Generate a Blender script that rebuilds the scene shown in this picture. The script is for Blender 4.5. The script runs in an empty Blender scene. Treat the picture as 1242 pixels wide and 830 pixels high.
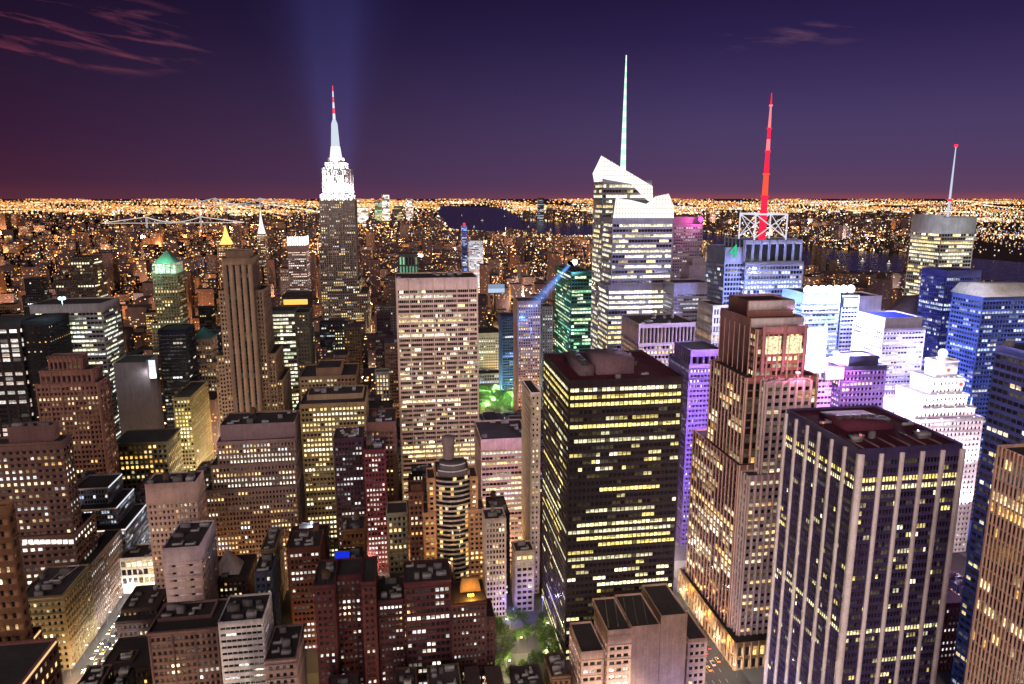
import bpy, math, random
import numpy as np
from mathutils import Vector, Matrix
R_ = math.radians
SC = bpy.context.scene
COL = SC.collection
rng = np.random.default_rng(7)
random.seed(7)

# ------------------------------------------------------------------ camera, sky, light, exposure
# the island's street grid: X runs across the avenues, Y runs down the avenues away from the deck, Z is up (metres)
CAMZ = 260.0
FPX = 873.0                      # focal length in photograph pixels (1242 wide)
PITCH = math.atan(176.0 / FPX)
YAW = math.atan(135.0 / (FPX / math.cos(PITCH)))
cd = bpy.data.cameras.new("camera")
cam = bpy.data.objects.new("camera", cd)
COL.objects.link(cam)
cam.location = (0, 0, CAMZ)
cam.rotation_euler = (math.pi / 2 - PITCH, 0, -YAW)
cd.sensor_width = 36.0
cd.lens = 36.0 * FPX / 1242.0
cd.clip_start, cd.clip_end = 0.5, 250000.0
SC.camera = cam

SC.view_settings.view_transform = 'Standard'
SC.view_settings.look = 'None'
SC.view_settings.gamma = 1.0
SC.view_settings.exposure = 0.25
SC.view_settings.use_curve_mapping = False
SC.render.engine = 'CYCLES'
SC.cycles.use_denoising = True
SC.cycles.max_bounces = 4
SC.cycles.diffuse_bounces = 2
SC.cycles.glossy_bounces = 2
SC.cycles.transmission_bounces = 2
SC.cycles.transparent_max_bounces = 8
SC.cycles.volume_bounces = 0
SC.cycles.sample_clamp_indirect = 4.0
SC.cycles.use_light_tree = True


class NT:
    """tiny helper to wire shader nodes"""
    def __init__(self, tree):
        self.t = tree
        self.t.nodes.clear()

    def n(self, kind, **kw):
        nd = self.t.nodes.new(kind)
        for k, v in kw.items():
            if k.startswith('i_'):
                key = k[2:].replace('_', ' ')
                nd.inputs[key].default_value = v
            elif k.startswith('x'):
                nd.inputs[int(k[1:])].default_value = v
            else:
                setattr(nd, k, v)
        return nd

    def l(self, a, b, ai=0, bi=0):
        self.t.links.new(a.outputs[ai], b.inputs[bi])

    def math(self, op, a, b=None, clamp=False):
        m = self.n('ShaderNodeMath', operation=op, use_clamp=clamp)
        for i, v in enumerate((a, b)):
            if v is None:
                continue
            if isinstance(v, (int, float)):
                m.inputs[i].default_value = v
            else:
                self.t.links.new(v, m.inputs[i])
        return m.outputs[0]

    def ramp(self, fac, stops, interp='LINEAR'):
        r = self.n('ShaderNodeValToRGB')
        r.color_ramp.interpolation = interp
        e = r.color_ramp.elements
        while len(e) > 1:
            e.remove(e[-1])
        for i, (p, c) in enumerate(stops):
            el = e[0] if i == 0 else e.new(p)
            el.position = p
            el.color = (*c, 1.0)
        self.t.links.new(fac, r.inputs[0])
        return r.outputs[0]

    def mix(self, fac, a, b, blend='MIX'):
        m = self.n('ShaderNodeMix', data_type='RGBA', blend_type=blend)
        for sock, v in ((m.inputs[0], fac), (m.inputs[6], a), (m.inputs[7], b)):
            if isinstance(v, (int, float)):
                sock.default_value = v
            elif isinstance(v, tuple):
                sock.default_value = (*v, 1.0)
            else:
                self.t.links.new(v, sock)
        return m.outputs[2]


def lin(r, g, b):
    f = lambda c: (c / 255.0 / 12.92) if c <= 10.3 else ((c / 255.0 + 0.055) / 1.055) ** 2.4
    return (f(r), f(g), f(b))


# night sky just after dusk: violet, paler and warmer towards the city glow on the horizon, a few lit wisps of cloud
W = bpy.data.worlds.new("World")
SC.world = W
W.use_nodes = True
w = NT(W.node_tree)
tc = w.n('ShaderNodeTexCoord')
sep = w.n('ShaderNodeSeparateXYZ')
w.l(tc, sep)
dx, dy, dz = sep.outputs
el = w.math('ARCSINE', dz)
elr = w.math('DIVIDE', el, R_(40))                       # 0 at the horizon, 1 at 40 degrees
skyR = w.ramp(elr, [(0.0, lin(124, 68, 84)), (0.010, lin(92, 62, 92)), (0.06, lin(80, 60, 96)), (0.12, lin(72, 58, 97)), (0.19, lin(60, 48, 90)), (0.28, lin(43, 32, 73)), (0.38, lin(29, 20, 56)), (0.6, lin(15, 9, 42)), (1.0, lin(9, 6, 26))])
skyC = w.ramp(elr, [(0.0, lin(90, 54, 80)), (0.03, lin(74, 51, 82)), (0.10, lin(65, 47, 79)), (0.19, lin(52, 39, 73)), (0.28, lin(38, 28, 62)), (0.38, lin(24, 16, 49)), (0.6, lin(13, 8, 38)), (1.0, lin(9, 6, 26))])
skyL = w.ramp(elr, [(0.0, lin(84, 42, 56)), (0.03, lin(67, 33, 53)), (0.10, lin(54, 27, 52)), (0.20, lin(40, 23, 46)), (0.28, lin(31, 17, 40)), (0.38, lin(21, 11, 31)), (0.6, lin(13, 7, 24)), (1.0, lin(9, 6, 22))])
az = w.math('ARCTAN2', dx, dy)
side = w.math('DIVIDE', w.math('ADD', az, R_(27)), R_(27), clamp=True)
side2 = w.math('DIVIDE', az, R_(24), clamp=True)
sky = w.mix(side2, w.mix(side, skyL, skyC), skyR)
# wisps of cloud: stretched noise on the sky's own direction
mp = w.n('ShaderNodeCombineXYZ')
w.t.links.new(w.math('MULTIPLY', az, 9.0), mp.inputs[0])
w.t.links.new(w.math('MULTIPLY', w.math('ADD', el, w.math('MULTIPLY', az, 0.13)), 62.0), mp.inputs[1])
nz = w.n('ShaderNodeTexNoise', i_Scale=1.0, i_Detail=5.0, i_Roughness=0.55, i_Distortion=0.4)
w.l(mp, nz)


def patch(a0, e0, sa, se, amp):
    u = w.math('DIVIDE', w.math('SUBTRACT', az, R_(a0)), R_(sa))
    v = w.math('DIVIDE', w.math('SUBTRACT', el, R_(e0)), R_(se))
    r2 = w.math('ADD', w.math('MULTIPLY', u, u), w.math('MULTIPLY', v, v))
    return w.math('MULTIPLY', w.math('SUBTRACT', 1.0, r2, clamp=True), amp)


pat = w.math('ADD', patch(-21.5, 10.4, 9.5, 2.9, 1.15), w.math('ADD', patch(24.0, 10.9, 3.4, 0.9, 0.75), patch(30.6, 11.0, 4.6, 0.9, 0.75)))
cl = w.math('MULTIPLY', w.math('MULTIPLY', w.math('SUBTRACT', nz.outputs[0], 0.50, clamp=True), 4.5, clamp=True), pat, clamp=True)
cloudc = w.mix(side, lin(132, 56, 74), lin(116, 78, 96))
sky = w.mix(cl, sky, cloudc)
# the real twilight atmosphere adds its small share
nis = w.n('ShaderNodeTexSky', sky_type='NISHITA', sun_disc=False, sun_elevation=R_(-4.0), sun_rotation=R_(200.0))
sky = w.mix(0.02, sky, nis.outputs[0], 'ADD')
bg = w.n("ShaderNodeBackground", i_Strength=0.9)
w.t.links.new(sky, bg.inputs[0])
wo = w.n('ShaderNodeOutputWorld')
w.l(bg, wo)

# the glow of midtown behind the deck: low, soft and slightly warm
sd = bpy.data.lights.new("sun", 'SUN')
sd.energy = 2.2
sd.color = (1.0, 0.78, 0.66)
sd.angle = R_(62)
sun = bpy.data.objects.new("sun", sd)
COL.objects.link(sun)
sun.rotation_euler = Vector((0.34, 1.0, -0.30)).to_track_quat('-Z', 'Y').to_euler()

# ------------------------------------------------------------------ picture geometry
cp, sp, cy_, sy_ = math.cos(PITCH), math.sin(PITCH), math.cos(YAW), math.sin(YAW)
FWD = np.array([sy_ * cp, cy_ * cp, -sp])
RGT = np.array([cy_, -sy_, 0.0])
UPV = np.array([sy_ * sp, cy_ * sp, cp])
CAMP = np.array([0.0, 0.0, CAMZ])


def at(px, py, Y):
    d = RGT * (px - 621.0) - UPV * (py - 415.0) + FWD * FPX
    return CAMP + d * (Y / d[1])


def atX(px, py, X):
    d = RGT * (px - 621.0) - UPV * (py - 415.0) + FWD * FPX
    return CAMP + d * (X / d[0])


def ground(px, py, z=0.0):
    d = RGT * (px - 621.0) - UPV * (py - 415.0) + FWD * FPX
    return CAMP + d * ((z - CAMZ) / d[2])


def pix(p):
    q = np.asarray(p, float) - CAMP
    dep = np.maximum(q @ FWD, 1e-3)
    return np.stack([621.0 + FPX * (q @ RGT) / dep, 415.0 - FPX * (q @ UPV) / dep], -1)


# ------------------------------------------------------------------ materials
MATS = {}


def new_mat(name):
    m = bpy.data.materials.new(name)
    m.use_nodes = True
    return m, NT(m.node_tree)


def surf(name, rough=0.8, spec=0.3, var=0.5, scale=0.15, fine=1.2, metallic=0.0, streak=True):
    """object-coloured surface with weathering: broad blotches, fine grain and faint rain streaks"""
    m, t = new_mat(name)
    oi = t.n('ShaderNodeObjectInfo')
    co = t.n('ShaderNodeNewGeometry')
    n1 = t.n('ShaderNodeTexNoise', i_Scale=scale, i_Detail=5.0, i_Roughness=0.6)
    t.l(co, n1)
    n2 = t.n('ShaderNodeTexNoise', i_Scale=fine, i_Detail=3.0)
    t.l(co, n2)
    f = t.math('ADD', t.math('MULTIPLY', n1.outputs[0], var * 1.3), t.math('MULTIPLY', n2.outputs[0], var * 0.7))
    if streak:
        mpn = t.n('ShaderNodeMapping')
        mpn.inputs['Scale'].default_value = (0.9, 0.9, 0.03)
        t.l(co, mpn)
        n3 = t.n('ShaderNodeTexNoise', i_Scale=1.0, i_Detail=2.0)
        t.l(mpn, n3)
        f = t.math('ADD', f, t.math('MULTIPLY', t.math('SUBTRACT', n3.outputs[0], 0.5), var * 0.9))
    f = t.math('ADD', f, 1.0 - var)
    g = t.n('ShaderNodeCombineColor')
    for i in range(3):
        t.t.links.new(f, g.inputs[i])
    colr = t.mix(1.0, oi.outputs['Color'], g.outputs[0], 'MULTIPLY')
    b = t.n('ShaderNodeBsdfPrincipled', i_Roughness=rough, i_Metallic=metallic)
    b.inputs['Specular IOR Level'].default_value = spec
    t.t.links.new(colr, b.inputs['Base Color'])
    o = t.n('ShaderNodeOutputMaterial')
    t.l(b, o)
    MATS[name] = m
    return m


M_WALL = surf('masonry', 0.85, 0.25, 0.62)
M_ROOF = surf('roof_tar', 0.9, 0.2, 0.7, 0.12, 0.8, streak=False)
M_METAL = surf('painted_metal', 0.5, 0.5, 0.3)
M_GROUND = surf('city_ground', 0.9, 0.2, 0.6, 0.02, 0.3, streak=False)
M_ASPHALT = surf('asphalt', 0.7, 0.4, 0.5, 0.08, 0.9, streak=False)
M_PAINT = surf('road_paint', 0.7, 0.3, 0.4, 0.3, 2.0, streak=False)


def window_mat():
    """dark glass; where the room behind is lit (face attribute 'lit') the room's light shows, uneven like real interiors"""
    m, t = new_mat('window_glass')
    a = t.n('ShaderNodeAttribute', attribute_name='lit')
    co = t.n('ShaderNodeNewGeometry')
    n1 = t.n('ShaderNodeTexNoise', i_Scale=0.8, i_Detail=4.0, i_Roughness=0.8)
    t.l(co, n1)
    f = t.math('ADD', t.math('MULTIPLY', t.math('SUBTRACT', n1.outputs[0], 0.36, clamp=True), 4.6), 0.34)
    g = t.n('ShaderNodeCombineColor')
    for i in range(3):
        t.t.links.new(f, g.inputs[i])
    e = t.mix(1.0, a.outputs['Color'], g.outputs[0], 'MULTIPLY')
    b = t.n('ShaderNodeBsdfPrincipled', i_Roughness=0.12)
    b.inputs['Base Color'].default_value = (0.012, 0.013, 0.018, 1)
    b.inputs['Specular IOR Level'].default_value = 0.6
    t.t.links.new(e, b.inputs['Emission Color'])
    b.inputs['Emission Strength'].default_value = 1.0
    o = t.n('ShaderNodeOutputMaterial')
    t.l(b, o)
    m.cycles.emission_sampling = 'NONE'
    return m


M_WIN = window_mat()


def glow(name, c, s, sample=False):
    k = ('glow', name)
    if k in MATS:
        return MATS[k]
    m, t = new_mat(name)
    e = t.n('ShaderNodeEmission', i_Strength=s)
    e.inputs[0].default_value = (*c, 1)
    o = t.n('ShaderNodeOutputMaterial')
    t.l(e, o)
    m.cycles.emission_sampling = 'AUTO' if sample else 'NONE'
    MATS[k] = m
    return m


def lamp_mat():
    """far lamps and lit windows, colour from the face attribute"""
    m, t = new_mat('lamp_light')
    a = t.n('ShaderNodeAttribute', attribute_name='lit')
    e = t.n('ShaderNodeEmission', i_Strength=1.0)
    t.t.links.new(a.outputs['Color'], e.inputs[0])
    o = t.n('ShaderNodeOutputMaterial')
    t.l(e, o)
    m.cycles.emission_sampling = 'NONE'
    return m


M_LAMP = lamp_mat()


def water_mat():
    m, t = new_mat('river_water')
    co = t.n('ShaderNodeNewGeometry')
    n1 = t.n('ShaderNodeTexNoise', i_Scale=0.02, i_Detail=4.0)
    t.l(co, n1)
    bp = t.n('ShaderNodeBump', i_Strength=0.6, i_Distance=6.0)
    t.t.links.new(n1.outputs[0], bp.inputs['Height'])
    b = t.n('ShaderNodeBsdfPrincipled', i_Roughness=0.22)
    b.inputs['Base Color'].default_value = (0.016, 0.024, 0.085, 1)
    t.t.links.new(bp.outputs[0], b.inputs['Normal'])
    o = t.n('ShaderNodeOutputMaterial')
    t.l(b, o)
    return m


def leaf_mat():
    m, t = new_mat('leaves')
    co = t.n('ShaderNodeNewGeometry')
    n1 = t.n('ShaderNodeTexNoise', i_Scale=0.5, i_Detail=3.0)
    t.l(co, n1)
    c = t.ramp(n1.outputs[0], [(0.3, (0.03, 0.07, 0.012)), (0.55, (0.06, 0.12, 0.02)), (0.75, (0.11, 0.15, 0.03))])
    b = t.n('ShaderNodeBsdfPrincipled', i_Roughness=0.6)
    t.t.links.new(c, b.inputs['Base Color'])
    o = t.n('ShaderNodeOutputMaterial')
    t.l(b, o)
    return m


M_WATER, M_LEAF = water_mat(), leaf_mat()
M_BARK = surf('bark', 0.9, 0.2, 0.5, 0.5, 3.0, streak=False)


def beam_mat(name, c, s, r0, r1, h):
    """light scattered along a searchlight's path: densest on its axis, thinning outwards and upwards (object space, axis = Z)"""
    m, t = new_mat(name)
    tc_ = t.n('ShaderNodeTexCoord')
    sx = t.n('ShaderNodeSeparateXYZ')
    t.l(tc_, sx, 3)
    x, y, z = sx.outputs
    rr = t.math('SQRT', t.math('ADD', t.math('MULTIPLY', x, x), t.math('MULTIPLY', y, y)))
    zt = t.math('DIVIDE', z, h)
    rad = t.math('ADD', t.math('MULTIPLY', zt, r1 - r0), r0)
    f = t.math('SUBTRACT', 1.0, t.math('DIVIDE', rr, rad), clamp=True)
    f = t.math('MULTIPLY', f, f)
    f = t.math('MULTIPLY', f, t.math('SUBTRACT', 1.0, zt, clamp=True))
    f = t.math('MULTIPLY', f, t.math('DIVIDE', r0 + (r1 - r0) * .3, rad))
    e = t.n('ShaderNodeEmission')
    e.inputs[0].default_value = (*c, 1)
    t.t.links.new(t.math('MULTIPLY', f, s), e.inputs[1])
    o = t.n('ShaderNodeOutputMaterial')
    t.l(e, o, 0, 1)
    m.cycles.emission_sampling = 'NONE'
    return m


def beam(name, a, b_, r0, r1, c, s, parent=None):
    a, b_ = Vector(a), Vector(b_)
    h = (b_ - a).length
    q = Q()
    q.tube((0, 0, 0), (0, 0, h), r0, r1, n=20)
    o = q.build(name, beam_mat(name + '_glow_volume', c, s, r0, r1, h), None, None, off=(0, 0, 0))
    o.rotation_euler = (b_ - a).to_track_quat('Z', 'Y').to_euler()
    o.location = a
    if parent is not None:
        o.parent = parent
        o.location = a - Vector(parent.location)
    return o


# ------------------------------------------------------------------ mesh building
class Q:
    """collects quads (and their 'lit' colours) for one mesh"""
    def __init__(self):
        self.v, self.c, self.m = [], [], []

    def add(self, quads, lit=None, mi=0):
        quads = np.asarray(quads, float).reshape(-1, 4, 3)
        if not len(quads):
            return
        self.v.append(quads)
        c = np.zeros((len(quads), 4))
        c[:, 3] = 1
        if lit is not None:
            c[:, :3] = np.asarray(lit, float).reshape(-1, 3)
        self.c.append(c)
        self.m.append(np.full(len(quads), mi, np.int32))

    def box(self, x0, x1, y0, y1, z0, z1, bottom=False, top=True, lit=None, mi=0):
        a = [(x0, y0), (x1, y0), (x1, y1), (x0, y1)]
        q = []
        for i in range(4):
            p, r = a[i], a[(i + 1) % 4]
            q.append([(*p, z0), (*r, z0), (*r, z1), (*p, z1)])
        if top:
            q.append([(*p, z1) for p in a])
        if bottom:
            q.append([(*p, z0) for p in a[::-1]])
        self.add(q, None if lit is None else np.tile(lit, (len(q), 1)), mi)

    def prism(self, pts, z0, z1, top=True, mi=0, lit=None):
        """upright prism over a ring of (x, y) points; top may be (ring of) a different ring"""
        n = len(pts)
        q = []
        for i in range(n):
            p, r = pts[i], pts[(i + 1) % n]
            q.append([(*p, z0), (*r, z0), (*r, z1), (*p, z1)])
        if top:
            cx, cy = np.mean(pts, 0)
            for i in range(n):
                p, r = pts[i], pts[(i + 1) % n]
                q.append([(*p, z1), (*r, z1), (cx, cy, z1), (cx, cy, z1)])
        self.add(q, None if lit is None else np.tile(lit, (len(q), 1)), mi)

    def frustum(self, x0, x1, y0, y1, z0, X0, X1, Y0, Y1, z1, mi=0, lit=None):
        a = [(x0, y0, z0), (x1, y0, z0), (x1, y1, z0), (x0, y1, z0)]
        b = [(X0, Y0, z1), (X1, Y0, z1), (X1, Y1, z1), (X0, Y1, z1)]
        q = [[a[i], a[(i + 1) % 4], b[(i + 1) % 4], b[i]] for i in range(4)] + [b]
        self.add(q, None if lit is None else np.tile(lit, (len(q), 1)), mi)

    def tube(self, p0, p1, r0, r1=None, n=6, mi=0, lit=None, cap=True):
        r1 = r0 if r1 is None else r1
        p0, p1 = np.array(p0, float), np.array(p1, float)
        d = p1 - p0
        d /= np.linalg.norm(d)
        a = np.cross(d, [0, 0, 1.0] if abs(d[2]) < 0.9 else [1.0, 0, 0])
        a /= np.linalg.norm(a)
        b = np.cross(d, a)
        q = []
        for i in range(n):
            t0, t1 = 2 * math.pi * i / n, 2 * math.pi * (i + 1) / n
            e0, e1 = a * math.cos(t0) + b * math.sin(t0), a * math.cos(t1) + b * math.sin(t1)
            q.append([p0 + e0 * r0, p0 + e1 * r0, p1 + e1 * r1, p1 + e0 * r1])
            if cap:
                q.append([p1 + e0 * r1, p1 + e1 * r1, p1, p1])
                q.append([p0 + e0 * r0, p0 + e1 * r0, p0, p0])
        self.add(q, None if lit is None else np.tile(lit, (len(q), 1)), mi)

    def empty(self):
        return not self.v

    def build(self, name, mats, parent=None, color=None, off=None, weld=True):
        v = np.concatenate(self.v)
        c = np.concatenate(self.c)
        mi = np.concatenate(self.m)
        if off is None:
            off = parent.location if parent is not None else (0, 0, 0)
        me = mesh_from(name, v - np.array(off), c, mi, mats, weld)
        return link(name, me, parent, color)


def mesh_from(name, v, c, mi, mats, weld=True):
    """quads -> mesh; corners that coincide are shared, a doubled last corner makes a triangle"""
    n = len(v)
    flat = v.reshape(-1, 3)
    if weld and n > 1:
        key = np.round(flat, 3)
        uq, inv = np.unique(key, axis=0, return_inverse=True)
        inv = inv.reshape(-1)
        verts = uq
        idx = inv.reshape(n, 4)
    else:
        verts = flat
        idx = np.arange(n * 4).reshape(n, 4)
    tri = idx[:, 2] == idx[:, 3]
    tot = np.where(tri, 3, 4)
    start = np.concatenate([[0], np.cumsum(tot)[:-1]])
    keep = np.ones((n, 4), bool)
    keep[tri, 3] = False
    loops = idx[keep]
    me = bpy.data.meshes.new(name)
    me.vertices.add(len(verts))
    me.vertices.foreach_set('co', verts.astype(np.float32).ravel())
    me.loops.add(len(loops))
    me.loops.foreach_set('vertex_index', loops.astype(np.int32))
    me.polygons.add(n)
    me.polygons.foreach_set('loop_start', start.astype(np.int32))
    if (mi > 0).any():
        me.polygons.foreach_set('material_index', mi)
    if not isinstance(mats, (list, tuple)):
        mats = [mats]
    for m in mats:
        me.materials.append(m)
    if M_WIN in mats or M_LAMP in mats:
        at_ = me.attributes.new('lit', 'FLOAT_COLOR', 'FACE')
        at_.data.foreach_set('color', c.astype(np.float32).ravel())
    me.update(calc_edges=True)
    return me


def link(name, data, parent=None, color=None):
    o = bpy.data.objects.new(name, data)
    COL.objects.link(o)
    if parent is not None:
        o.parent = parent
    if color is not None:
        o.color = (*color, 1.0)
    return o


def tag(o, label=None, cat=None, group=None, kind=None):
    for k, v in (('label', label), ('category', cat), ('group', group), ('kind', kind)):
        if v:
            o[k] = v
    return o


def thing(name, label, cat, loc=(0, 0, 0), group=None):
    o = bpy.data.objects.new(name, None)
    COL.objects.link(o)
    o.location = loc
    o.empty_display_size = 0.5
    return tag(o, label, cat, group)


def copy_tree(o, parent=None):
    c = o.copy()
    COL.objects.link(c)
    if parent is not None:
        c.parent = parent
    for ch in list(o.children):
        copy_tree(ch, c)
    return c


def point_light(name, p, energy, color, parent=None, radius=1.0, spot=None):
    ld = bpy.data.lights.new(name, 'SPOT' if spot else 'POINT')
    ld.energy = energy
    ld.color = color
    ld.shadow_soft_size = radius
    o = bpy.data.objects.new(name, ld)
    COL.objects.link(o)
    if parent is not None:
        o.parent = parent
        o.location = Vector(p) - Vector(parent.location)
    else:
        o.location = p
    if spot:
        ld.spot_size = R_(spot[1])
        ld.spot_blend = 0.6
        o.rotation_euler = Vector(spot[0]).to_track_quat('-Z', 'Y').to_euler()
    return o


# ------------------------------------------------------------------ lit rooms
PAL = {
    'warm': [(1, .70, .30), (1, .80, .44), (1, .88, .60), (1, .58, .20), (1, .84, .52)],
    'office': [(1, .92, .52), (1, .84, .40), (1, .97, .68), (.98, 1, .78), (1, .78, .34)],
    'yellow': [(1, .86, .30), (1, .80, .24), (1, .90, .45), (1, .96, .60)],
    'white': [(1, .95, .85), (1, 1, 1), (.90, .95, 1), (1, .90, .72)],
    'cool': [(.72, .84, 1), (.55, .70, 1), (.9, .95, 1), (1, .95, .9)],
    'green': [(.45, 1, .55), (.75, 1, .6), (.3, .9, .55), (.9, 1, .7)],
    'mix': [(1, .74, .34), (1, .84, .50), (1, .95, .8), (1, .60, .20), (.85, .92, 1), (1, .80, .42)],
    'amber': [(1, .62, .18), (1, .72, .28), (1, .55, .12), (1, .8, .4)],
    'blue': [(.35, .5, 1), (.25, .4, 1), (.6, .72, 1), (.85, .9, 1)],
    'fluor': [(1, 1, .72), (.86, 1, .74), (.92, 1, .88), (1, .96, .62), (1, 1, .85)],
    'pink': [(1, .8, .7), (1, .9, .85), (1, .7, .6), (1, .95, .9)],
}


def lit_pattern(rows, cols, s, rg, memo):
    """which rooms are lit: some whole floors (on every side of the building), the rest in short runs"""
    pal = np.array(PAL[s['pal']])
    out = np.zeros((rows, cols, 3))
    for r in range(rows):
        top = rows - 1 - r
        if (id(s), r) not in memo:
            memo[(id(s), r)] = (rg.random() < s['rowp'], pal[rg.integers(len(pal))], s['br'] * rg.uniform(0.6, 1.35), rg.random(4), rg.lognormal(-.1, .5))
        full, fc, fk, fr_, busy = memo[(id(s), r)]
        if top in s['full']:
            full, fk, fr_ = True, s['br'] * 1.1, np.ones(4)
        if full:
            a = int(cols * rg.random() * 0.35) if fr_[0] < 0.55 else 0
            e = cols - (int(cols * rg.random() * 0.35) if fr_[1] < 0.55 else 0)
            out[r, a:e] = fc * fk * rg.uniform(0.7, 1.15, (e - a, 1))
            out[r, rg.random(cols) < 0.08] *= 0.1
        else:
            i = 0
            while i < cols:
                n = int(rg.integers(1, 4))
                if rg.random() < s['p'] * busy:
                    out[r, i:i + n] = pal[rg.integers(len(pal))] * s['br'] * min(rg.lognormal(-.45, .6), 1.6)
                elif rg.random() < 0.3:
                    out[r, i:i + n] = pal[rg.integers(len(pal))] * rg.uniform(0.0, 0.06)
                i += n
    return out


def S(**kw):
    d = dict(fh=3.8, bw=3.2, ww=0.55, wh=0.5, rec=0.35, p=0.25, rowp=0.1, pal='warm', br=1.0, top=2.5, base=0.0,
             mg=0.8, pil=0, pw=0.6, pd=0.4, cornice=0.0, band=False, sides=True, full=(), pilcol=None)
    d.update(kw)
    return d


def facade(qw, wins, O, U, N, Wd, z0, z1, s, rg, memo=None, qp=None):
    """one wall: piers, spandrels and reveals into qw; panes with their light into wins as (quad, rgb, row)"""
    O, U, N = (np.array(a, float) for a in (O, U, N))
    H = z1 - z0

    def P(u, z, d):
        u, z = np.broadcast_arrays(np.asarray(u, float), np.asarray(z, float))
        return np.stack([O[0] + U[0] * u - N[0] * d, O[1] + U[1] * u - N[1] * d, z], -1)

    def rect(u0, u1, za, zb, d):
        return np.stack([P(u0, za, d), P(u1, za, d), P(u1, zb, d), P(u0, zb, d)], -2)

    rows = int((H - s['top'] - s['base']) / s['fh'])
    cols = int((Wd - 2 * s['mg']) / s['bw'] + 0.35)
    if rows < 1 or cols < 1:
        qw.add(rect([0.0], [Wd], [z0], [z1], 0.0))
        return
    fh = (H - s['top'] - s['base']) / rows
    bw = (Wd - 2 * s['mg']) / cols
    uc = s['mg'] + bw * (np.arange(cols) + 0.5)
    u0, u1 = uc - bw * s['ww'] / 2, uc + bw * s['ww'] / 2
    zc = z0 + s['base'] + fh * (np.arange(rows) + 0.5)
    za, zb = zc - fh * s['wh'] / 2, zc + fh * s['wh'] / 2
    lit = lit_pattern(rows, cols, s, rg, {} if memo is None else memo)
    rec = s['rec']
    UU0, ZZ0 = np.meshgrid(u0, za)
    UU1, ZZ1 = np.meshgrid(u1, zb)
    if rec <= 0:
        qw.add(rect([0.0], [Wd], [z0], [z1], 0.0))
        qd = rect(UU0.ravel(), UU1.ravel(), ZZ0.ravel(), ZZ1.ravel(), -0.06)
    else:
        lo = np.concatenate([[z0], zb])
        hi = np.concatenate([za, [z1]])
        qw.add(rect(np.zeros(rows + 1), np.full(rows + 1, Wd), lo, hi, 0.0))
        pl = np.concatenate([[0.0], u1])
        ph = np.concatenate([u0, [Wd]])
        A, ZA = np.meshgrid(pl, za)
        B_, ZB = np.meshgrid(ph, zb)
        qw.add(rect(A.ravel(), B_.ravel(), ZA.ravel(), ZB.ravel(), 0.0))
        a, b, c, d = UU0.ravel(), UU1.ravel(), ZZ0.ravel(), ZZ1.ravel()
        for (x0, y0, x1, y1) in ((a, c, b, c), (b, c, b, d), (b, d, a, d), (a, d, a, c)):
            qw.add(np.stack([P(x0, y0, 0), P(x1, y1, 0), P(x1, y1, rec), P(x0, y0, rec)], -2))
        if s['band']:
            e0 = s['mg'] + bw * np.arange(cols)
            E0, _ = np.meshgrid(e0, za)
            qd = rect(E0.ravel(), E0.ravel() + bw, ZZ0.ravel(), ZZ1.ravel(), rec)
        else:
            qd = rect(a, b, c, d, rec)
    row = np.repeat(np.arange(rows), cols) + (len(wins) + 1) * 1000
    lt = lit.reshape(-1, 3) * 1.3
    if rec > 0:
        # a blind drawn part of the way: the upper part of the pane glows dimmer and warmer
        f = rg.uniform(.25, .95, len(qd))[:, None]
        m0, m1 = qd[:, 0] + (qd[:, 3] - qd[:, 0]) * f, qd[:, 1] + (qd[:, 2] - qd[:, 1]) * f
        a_, b_ = np.stack([qd[:, 0], qd[:, 1], m1, m0], 1), np.stack([m0, m1, qd[:, 2], qd[:, 3]], 1)
        qd = np.stack([a_, b_], 1).reshape(-1, 4, 3)
        dim = rg.uniform(.25, 1.0, len(lt))[:, None] * np.array([1, .92, .78])
        lt = np.stack([lt, lt * dim], 1).reshape(-1, 3)
        row = np.repeat(row, 2)
    wins.append((qd, lt, row))
    if s['pil']:
        k = s['pil']
        qp = qw if qp is None else qp
        for i in range(0, cols + 1, k):
            u = s['mg'] + bw * i
            h = s['pw'] / 2
            for (p0, d0, p1, d1) in ((u - h, 0, u - h, -s['pd']), (u - h, -s['pd'], u + h, -s['pd']), (u + h, -s['pd'], u + h, 0)):
                qp.add([[P(p0, z0, d0), P(p1, z0, d1), P(p1, z1, d1), P(p0, z1, d0)]])
            qp.add([[P(u - h, z1, 0), P(u - h, z1, -s['pd']), P(u + h, z1, -s['pd']), P(u + h, z1, 0)]])


# ------------------------------------------------------------------ buildings
RECTS = []       # footprints taken
VIEWS = []       # what the picture shows of each building: (xl, xr, lowest row seen, Y)
MARKS = []       # names for others to be placed by: (short name, x, y)


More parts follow.
